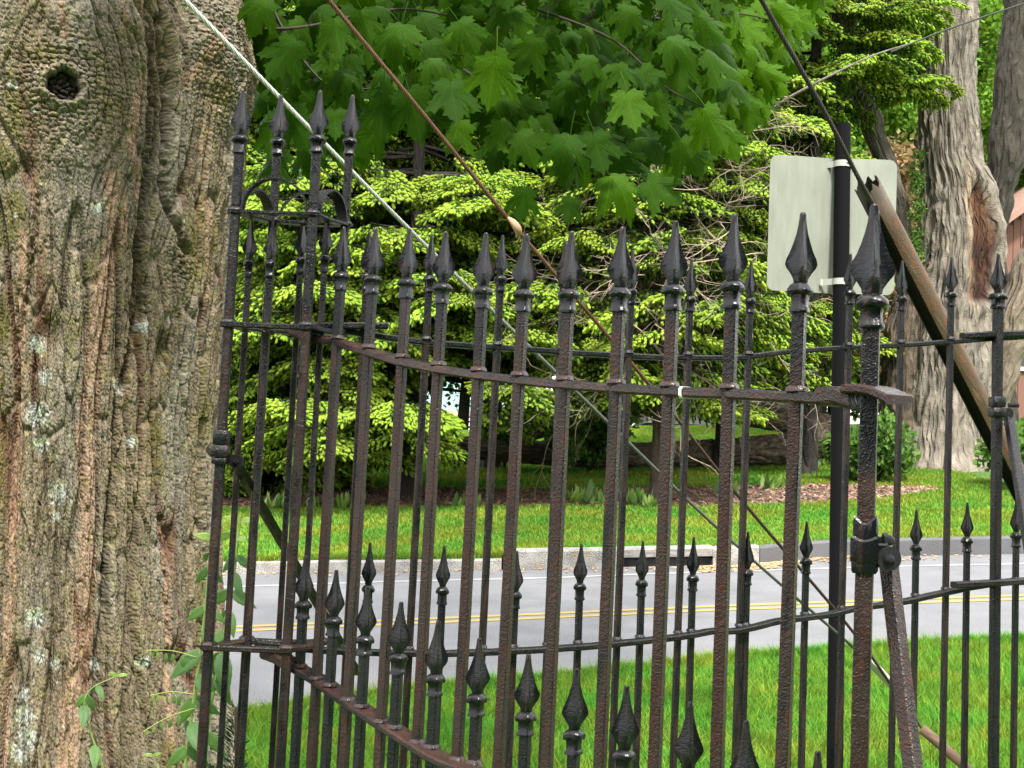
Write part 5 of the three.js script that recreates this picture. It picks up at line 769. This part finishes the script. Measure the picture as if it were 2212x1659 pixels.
// stranded cable: seven strands laid round one another
function cable(pts, radius, lay, col, spread = 1) {
  const c = new THREE.CatmullRomCurve3(pts), L = c.getLength(), N = Math.min(420, Math.round(L / lay * 9)), gs = [];
  const frames = []; let nrm = V3(0, 0, 1); for (let i = 0; i <= N; i++) { const t = i / N, tg = c.getTangentAt(t); nrm = nrm.clone().addScaledVector(tg, -nrm.dot(tg)).normalize(); frames.push([c.getPointAt(t), nrm, tg.clone().cross(nrm)]); }
  for (let s = 0; s < 6; s++) { const p = frames.map(([q, n, b], i) => { const a = s / 6 * 6.2832 + i / N * L / lay * 6.2832; return q.clone().addScaledVector(n, Math.cos(a) * radius * 0.66).addScaledVector(b, Math.sin(a) * radius * 0.66); }); const rings = p.map((q, i) => { const [, n, b] = frames[i]; const r = []; for (let k = 0; k < 6; k++) r.push(q.clone().addScaledVector(n, Math.cos(k * 1.047) * radius * 0.37).addScaledVector(b, Math.sin(k * 1.047) * radius * 0.37)); return r; }); gs.push(skin(rings, true, (i, k) => col(i / N, s))); }
  return mergeGeometries(gs);
}
const wireMat = std({ vertexColors: true, roughness: 0.5, metalness: 0.35 }), rustWire = std({ vertexColors: true, roughness: 0.8, bumpMap: pitTex, bumpScale: 0.001 });
const anchor = P(1992, 1575, 6.25);
{
  const o = thing('guy_wire', 'pale galvanised guy wire running from the tree trunk behind the pier to its anchor', 'guy wire', anchor);
  part('strand', cable([P(330, -72, 3.72), P(400, 0, 3.76), P(660, 268, 3.98), P(920, 531, 4.35), P(1310, 910, 5.0), P(1560, 1150, 5.5), P(1880, 1430, 6.1)], 0.0062, 0.11, (t, s) => { const k = (0.8 + 0.3 * noise(t * 90, s)) * lerp(1, 0.22, sst(0.15, 0.5, t)); return [0.6 * k, 0.61 * k, 0.57 * k]; }), wireMat, o);
  part('guy_grip', limb([P(1868, 1420, 6.08), P(1895, 1446, 6.12), P(1935, 1490, 6.18)], t => 0.0155 * (1 + 0.2 * Math.sin(t * 3)), { sides: 10, seg: 12, colors: () => [0.5, 0.49, 0.45] }), wireMat, o);
  for (const k of [-1, 0, 1]) part('wire_tail', limb([P(1925, 1478 + 4 * k, 6.17), P(1960, 1525 + 10 * k, 6.2 + 0.02 * k), anchor], () => 0.004, { sides: 5, seg: 8, colors: () => [0.16, 0.15, 0.14] }), wireMat, o);
  const e = P(2120, 1690, 6.1); part('anchor_rod', limb([anchor, P(2050, 1625, 6.18), e, e.clone().add(V3(0.35, -0.4, 0.05))], () => 0.0215, { sides: 12, seg: 12, colors: (i, k) => { const n = 0.8 + 0.7 * noise(i * 0.7, k); return [0.14 * n, 0.085 * n, 0.05 * n]; } }), rustWire, o);
}
single('guy_wire', cable([P(680, -36, 4.2), P(710, 0, 4.25), P(900, 229, 4.42), P(1112, 490, 4.65), P(1240, 640, 4.8), P(1420, 852, 5.1), P(1600, 1078, 5.5), P(1858, 1385, 6.0), anchor.clone().add(V3(-0.02, 0.02, -0.01))], 0.0064, 0.1, (t, s) => { const k = 0.75 + 0.5 * noise(t * 80, s * 2), d = sst(0.35, 0.6, t); return [lerp(0.15, 0.06, d) * k, lerp(0.065, 0.026, d) * k, lerp(0.032, 0.018, d) * k]; }), rustWire, 'rusty brown guy wire crossing the hanging leaves above the fence', 'guy wire');
single('leaf_scrap', limb([P(1098, 470, 4.62), P(1112, 484, 4.6), P(1120, 500, 4.61), P(1116, 512, 4.63)], t => 0.004 + 0.009 * Math.sin(Math.PI * t), { sides: 7, seg: 8, colors: () => [0.42, 0.26, 0.16] }), twigMat, 'dry tan leaf scrap caught on the rusty guy wire', 'leaf scrap');
single('guy_wire', cable([P(1620, -46, 4.35), P(1645, 0, 4.4), P(1790, 258, 4.62), P(1850, 376, 4.74), P(1885, 440, 4.8)], 0.0075, 0.1, (t, s) => [0.03, 0.024, 0.02]), rustWire, 'dark guy wire running down into the brown guard pipe at the right', 'guy wire');
{
  const a = P(1872, 402, 4.85), b = P(2215, 1075, 5.35), c = a.clone().add(b.clone().sub(a).multiplyScalar(2.0)), dir = b.clone().sub(a).normalize(), o = thing('wire_guard', 'long brown half-open guard pipe over the guy wire, leaning at the right', 'guard pipe', b);
  const side = camF.clone().cross(dir).normalize(), fwd = dir.clone().cross(side).normalize();   // side: up and right in view, fwd: toward or away from viewer
  const toCam = camF.clone().negate(); toCam.addScaledVector(dir, -toCam.dot(dir)).normalize(); const sd = dir.clone().cross(toCam).normalize(); // sd: across
  const upRight = sd.dot(camR) > 0 ? sd : sd.clone().negate();
  const n = 26, rings = [], L = a.distanceTo(c), N = 60, R = 0.046, T = 0.004;
  for (let i = 0; i <= N; i++) { const p = a.clone().addScaledVector(dir, L * i / N), r = []; const from = -2.6, to = 1.65; const pt = (k, q) => { const g = lerp(from, to, k / n) + 0.25; const wv = i === 0 ? 0.012 * Math.sin(k * 1.3) + 0.006 * Math.sin(k * 2.7) : 0; return p.clone().addScaledVector(upRight, Math.cos(g) * q).addScaledVector(toCam, Math.sin(g) * q * 0.95).addScaledVector(dir, wv); }; for (let k = 0; k <= n; k++) r.push(pt(k, R)); for (let k = n; k >= 0; k--) r.push(pt(k, R - T)); rings.push(r); }
  const inner = n + 1;
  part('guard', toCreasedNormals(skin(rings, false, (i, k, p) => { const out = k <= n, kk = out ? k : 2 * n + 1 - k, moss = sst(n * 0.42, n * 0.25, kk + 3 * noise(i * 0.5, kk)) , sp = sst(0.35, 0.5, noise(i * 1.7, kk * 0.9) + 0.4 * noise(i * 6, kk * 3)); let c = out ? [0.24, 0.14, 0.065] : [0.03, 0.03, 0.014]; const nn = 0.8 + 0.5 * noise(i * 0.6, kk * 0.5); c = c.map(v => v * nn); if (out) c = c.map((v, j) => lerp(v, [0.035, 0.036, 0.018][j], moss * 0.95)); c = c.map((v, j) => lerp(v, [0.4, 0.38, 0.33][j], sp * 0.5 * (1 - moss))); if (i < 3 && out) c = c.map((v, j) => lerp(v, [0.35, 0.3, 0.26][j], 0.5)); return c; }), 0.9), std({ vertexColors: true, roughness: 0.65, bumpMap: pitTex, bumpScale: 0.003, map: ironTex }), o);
}

single('utility_wire', limb([P(1925, 112, 20), P(2029, 70, 20), P(2120, 38, 20), P(2320, -28, 20)], () => 0.012, { sides: 6, seg: 20, colors: () => [0.05, 0.05, 0.045] }), twigMat, 'thin dark overhead line crossing the trunks at the upper right corner', 'wire');
// ---------------------------------------------------------------- weeds at the trunk
const weedLeaf = (() => { const pos = [], uv = [], idx = [], n = 12; for (let i = 0; i <= n; i++) { const t = i / n, w = 0.21 * Math.pow(Math.sin(Math.PI * Math.pow(t, 0.7)), 0.9) * (i % 2 ? 1.03 : 0.95), y = t, z = -0.35 * t * t; for (const [x, dz] of [[-w, -0.02], [-w * 0.5, 0.03], [0, -0.03], [w * 0.5, 0.03], [w, -0.02]]) { pos.push(x, y, z + dz * Math.sin(Math.PI * t)); uv.push(0.5 + x, y); } } for (let i = 0; i < n; i++) for (let k = 0; k < 4; k++) { const a = i * 5 + k; idx.push(a, a + 1, a + 5, a + 1, a + 6, a + 5); } const g = new THREE.BufferGeometry(); g.setAttribute('position', new THREE.Float32BufferAttribute(pos, 3)); g.setAttribute('uv', new THREE.Float32BufferAttribute(uv, 2)); g.setIndex(idx); g.computeVertexNormals(); return g; })();
const weedMats = [[0.05, 0.14, 0.018], [0.08, 0.19, 0.025], [0.2, 0.33, 0.045]].map(c => phys({ color: C(...c), roughness: 0.6, transmission: 0.35, thickness: 0, side: THREE.DoubleSide, bumpMap: leafTex, bumpScale: 0.001 }));
function weed(label, pts, nodes, r0, seed, s0, twigsAt = []) {
  const q = pts.map(p => P(...p)), c = new THREE.CatmullRomCurve3(q), r = rng(seed), o = thing('weed_plant', label, 'plant', q[0].clone().setY(Math.max(q[0].y, groundY(q[0].x, q[0].z)))); let n = 0;
  part('stem', limb(q, t => r0 * (1 - 0.6 * t), { sides: 6, seg: 24, colors: () => [0.17, 0.25, 0.06] }), twigMat, o);
  const leaf = (p, dir, size, m) => { const x0 = camF.clone().negate().add(V3((r() - 0.5), 0.5 * r(), 0)), mesh = finish(new THREE.Mesh(weedLeaf, weedMats[m])); const y = dir.clone().normalize(), x = y.clone().cross(x0).normalize(), z = x.clone().cross(y); mesh.applyMatrix4(M4(p.clone().sub(o.position), basisQ(x, y, z), size)); mesh.name = n ? 'leaf_' + String(n).padStart(3, '0') : 'leaf'; n++; o.add(mesh); };
  for (let i = 0; i < nodes; i++) { const t = 0.06 + 0.93 * i / (nodes - 1), p = c.getPoint(t), s = s0 * (1 - 0.55 * Math.pow(t, 2)) * (0.75 + 0.5 * r()); for (const k of [-1, 1]) { if (r() < 0.12) continue; leaf(p, camR.clone().multiplyScalar(k * (0.45 + 0.6 * r()) * (i % 2 ? 1 : 0.5)).add(V3(0, t > 0.9 ? 0.2 : -0.35 - 0.7 * r(), 0)).addScaledVector(camF, (i % 2 ? -0.2 : -0.7 * k) + 0.5 * (r() - 0.5)), s, t > 0.9 ? 2 : r() < 0.55 ? 0 : 1); } }
  for (const [a, b] of twigsAt) { const A = P(...a), B = P(...b), M = A.clone().lerp(B, 0.5).add(V3(0, 0.008, 0)); part('side_stem', limb([A, M, B], () => 0.0013, { sides: 4, seg: 8, colors: () => [0.25, 0.33, 0.08] }), twigMat, o); for (let k = 0; k < 5; k++) { const p = A.clone().lerp(B, 0.3 + 0.16 * k); leaf(p, V3(-0.2 + 0.4 * r(), -0.9, 0.2), 0.03 * (1 - 0.12 * k), k > 2 ? 2 : 1); } }
}
weed('tall weed with drooping pointed leaves between the trunk and the pier', [[385, 1800, 3.9], [400, 1659, 3.9], [420, 1500, 3.88], [440, 1350, 3.88], [452, 1220, 3.86], [470, 1130, 3.86]], 15, 0.006, 701, 0.105, [[[425, 1420, 3.87], [318, 1405, 3.86]], [[418, 1500, 3.87], [325, 1502, 3.85]], [[420, 1530, 3.87], [310, 1580, 3.83]]]);
weed('weed stem with serrated leaves rising behind the left pickets of the pier', [[425, 1800, 4.2], [445, 1600, 4.2], [478, 1400, 4.2], [505, 1250, 4.2], [520, 1120, 4.2]], 14, 0.0055, 702, 0.11);
weed('small curved weed in front of the trunk at the lower left', [[232, 1760, 3.95], [222, 1659, 3.93], [195, 1580, 3.92], [182, 1520, 3.9], [195, 1490, 3.9], [258, 1458, 3.9]], 8, 0.0035, 703, 0.075);
weed('leafy weed sprout growing at the lower edge of the trunk', [[360, 1800, 3.85], [352, 1700, 3.85], [330, 1630, 3.84]], 4, 0.004, 704, 0.06);
{ const r = rng(720), t = triMesh(); for (let i = 0; i < 520; i++) { const y = 0.55 * r(), R = 0.06 * (1.1 - y / 0.6), a = r() * 6.28, p = V3(Math.cos(a) * R * r(), y, Math.sin(a) * R * r()); t.blade(p, p.clone().add(V3(Math.cos(a) * 0.03, 0.02, Math.sin(a) * 0.03)), 0.0035, V3(0, 0, 1), [0.012, 0.05, 0.022].map(v => v * (0.7 + 0.8 * r()))); } const g = t.build(), p = P(498, 1800, 4.6); p.y = roadY(p.x, p.z); g.translate(p.x, p.y + 0.3, p.z); const o = thing('yew_sprout', 'dark feathery sprout growing at the foot of the trunk beside the pier', 'sprout', p); part('stem', limb([p.clone(), p.clone().add(V3(0.01, 0.6, 0)), p.clone().add(V3(0, 0.85, 0))], () => 0.006, { sides: 5, seg: 6, colors: () => [0.06, 0.05, 0.03] }), twigMat, o); part('foliage', g, leafyMat, o, { kind: 'stuff' }); }

// ---------------------------------------------------------------- ground cover
function tuft(seed, n, h, w, R, cA, cB) { const r = rng(seed), pos = [], col = [], idx = []; for (let i = 0; i < n; i++) { const a = r() * 6.28, q = R * Math.sqrt(r()), b = V3(Math.cos(a) * q, -0.01, Math.sin(a) * q), f = r() * 6.28, l = h * (0.55 + 0.7 * r()), bend = 0.25 + 0.55 * r(), d = V3(Math.cos(f), 0, Math.sin(f)), s = V3(-d.z, 0, d.x).multiplyScalar(w * (0.7 + 0.5 * r()) / 2), o = pos.length / 3, k = r(); for (const [t, ww] of [[0, 1], [0.5, 0.85], [1, 0]]) { const p = b.clone().addScaledVector(d, l * bend * t * t).add(V3(0, l * t * (1 - 0.25 * t * bend), 0)), c = cA.map((v, j) => lerp(v, cB[j], clamp(k * 0.7 + 0.3 * t))); for (const e of ww ? [-1, 1] : [0]) { const z = p.clone().addScaledVector(s, e * ww); pos.push(z.x, z.y, z.z); col.push(...c); } } idx.push(o, o + 1, o + 2, o + 1, o + 3, o + 2, o + 2, o + 3, o + 4); } const g = new THREE.BufferGeometry(); g.setAttribute('position', new THREE.Float32BufferAttribute(pos, 3)); g.setAttribute('color', new THREE.Float32BufferAttribute(col, 3)); g.setIndex(idx); g.computeVertexNormals(); return g; }
function scatter(n, seed, fn) { const r = rng(seed), m = [], c = []; for (let i = 0; i < n; i++) { const q = fn(r); if (!q) continue; const [x, y, z, s, k] = q; m.push(M4(V3(x, y, z), new THREE.Quaternion().setFromAxisAngle(V3(0, 1, 0), r() * 6.28), V3(s, s * (0.8 + 0.4 * r()), s))); const b = 0.8 + 0.4 * r(); c.push(C(b * k, b, b * 0.95)); } return [m, c]; }
{
  const near = tuft(801, 26, 0.1, 0.0052, 0.07, [0.06, 0.17, 0.012], [0.22, 0.4, 0.04]);
  const [m, c] = scatter(19000, 802, r => { const x = -2.9 + 7.2 * r(), z0 = zNear(x), z = z0 + 0.02 + (r() < 0.12 ? 0.1 * r() : 3.9 * Math.pow(r(), 1.1)); if (z > -5.0) return null; return [x, roadY(x, z) + 0.02, z, 0.7 + 0.5 * r(), 0.9 + 0.8 * noise(x * 1.7, z * 1.7) + (r() < 0.12 ? 1.2 * r() : 0)]; });
  const g = instanced('grass', near, grassMat, m, c, scene); g.userData = { label: 'bright green grass on the verge below the fence', category: 'grass', kind: 'stuff' };
  const far = tuft(803, 22, 0.075, 0.013, 0.11, [0.08, 0.19, 0.015], [0.25, 0.4, 0.05]);
  const [m2, c2] = scatter(78000, 804, r => { const x = -6 + 13.5 * r(), z = zKerb(x) - KW - 0.02 - 25 * Math.pow(r(), 1.6); if (inBed(x, z) && r() < 0.985) return null; return [x, lawnY(x, z), z, 0.75 + 0.5 * r(), 0.9 + 0.9 * noise(x * 0.9, z * 0.9) + 0.5 * (r() < 0.2 ? 1 : 0)]; });
  const f = instanced('lawn_grass', far, grassMat, m2, c2, scene); f.userData = { label: 'mown grass of the lawn beyond the road', category: 'grass', kind: 'stuff' };
  // wood chips of the mulch bed, and tan litter in the gutter
  const chip = new THREE.BoxGeometry(0.07, 0.012, 0.022), r = rng(806), cm = [], cc = [];
  for (let i = 0; i < 5200; i++) { const x = lerp(bedX[0], bedX[1], r()), z = lerp(bedEdge(x, 0), bedEdge(x, 1), r()); cm.push(M4(V3(x, lawnY(x, z) + 0.02 + 0.03 * r(), z), new THREE.Quaternion().setFromEuler(new THREE.Euler(r() - 0.5, r() * 6, r() - 0.5)), 0.5 + 0.9 * r())); const k = 0.4 + 0.9 * r(), pale = clamp((x - 1.5) / 3) * r(); cc.push(C(lerp(0.16, 0.42, pale) * k, lerp(0.085, 0.27, pale) * k, lerp(0.055, 0.2, pale) * k)); }
  const ch = instanced('wood_chips', chip, plain(1, 1, 1, 0.95), cm, cc, scene); ch.userData = { label: 'brown wood chips and twigs strewn on the mulch bed', category: 'mulch', kind: 'stuff' };
  const lm = [], lc = [], lg = new THREE.SphereGeometry(0.03, 6, 4); lg.scale(1, 0.25, 0.55); const gx = X => roadAt(X, 1225).x;
  for (let i = 0; i < 1100; i++) { const x = r() < 0.6 ? lerp(gx(1500), gx(1720), r()) : r() < 0.5 ? lerp(gx(1720), gx(2000), r()) : lerp(gx(500), gx(2200), r()), z = zKerb(x) + 0.02 + 0.5 * Math.pow(r(), 2.2); lm.push(M4(V3(x, roadY(x, z) + 0.008 + 0.012 * r(), z), new THREE.Quaternion().setFromEuler(new THREE.Euler(0.4 * (r() - 0.5), r() * 6, 0.4 * (r() - 0.5))), 0.4 + 0.7 * r())); const k = 0.7 + 0.6 * r(); lc.push(C(0.4 * k, 0.25 * k, 0.13 * k)); }
  const li = instanced('leaf_litter', lg, plain(1, 1, 1, 0.9), lm, lc, scene); li.userData = { label: 'tan fallen seeds and leaf litter lying in the far gutter', category: 'litter', kind: 'stuff' };
  // leafy clumps in and before the bed
  const gs = [[1280, 1092, 0.3], [1345, 1095, 0.26], [600, 1104, 0.24], [700, 1100, 0.2], [745, 1103, 0.22], [1010, 1098, 0.2], [1230, 1085, 0.2], [1420, 1100, 0.16], [1580, 1072, 0.2], [1680, 1060, 0.22], [1760, 1010, 0.18], [1850, 975, 0.45]];
  gs.forEach(([X, Y, s], i) => { const p = G(X, Y), o = thing('leafy_clump', ['broad-leaved clump', 'low leafy clump', 'small green clump', 'yellow-green clump'][i % 4] + ' at the mulch bed, number ' , 'plant', p); o.userData.label = ['broad-leaved clump in the mulch bed, the biggest near its middle', 'clump just right of the biggest one in the mulch bed', 'pale clump in the bed seen behind the pier', 'leafy clump left of the conifer trunk in the bed', 'clump at the foot of the conifer trunk', 'low sprouts in the bed right of the conifer trunk', 'small clump behind the biggest one in the bed', 'small weed in the bed left of the slender trunk', 'sprouts on the bare part of the bed, right of the slender trunk', 'yellow-green sprouts at the back of the bed, right half', 'lone weed on the grass left of the sign post', 'large light leaves beside the sign post, before the log end'][i]; const ms = [], rr = rng(900 + i), N = 22; for (let k = 0; k < N; k++) { const a = rr() * 6.28, dir = V3(Math.cos(a), 0.7 + rr(), Math.sin(a)).normalize(), x0 = V3(0, 1, 0), x = dir.clone().cross(V3(Math.cos(a + 1.57), 0.2, Math.sin(a + 1.57))).normalize(), x2 = dir.clone().cross(x).normalize(); const mesh = finish(new THREE.Mesh(weedLeaf, weedMats[k % 3 ? 2 : 1])); mesh.applyMatrix4(M4(V3((rr() - 0.5) * s * 2.2, 0.02, (rr() - 0.5) * s), basisQ(x2, dir, x), s * (0.6 + 0.6 * rr()))); mesh.name = k ? 'leaf_' + String(k).padStart(3, '0') : 'leaf'; o.add(mesh); } });
}
const renderer = new THREE.WebGLRenderer({ antialias: true });
renderer.toneMapping = THREE.LinearToneMapping; renderer.toneMappingExposure = EXPOSURE;
renderer.shadowMap.enabled = true;
renderer.render(scene, camera);
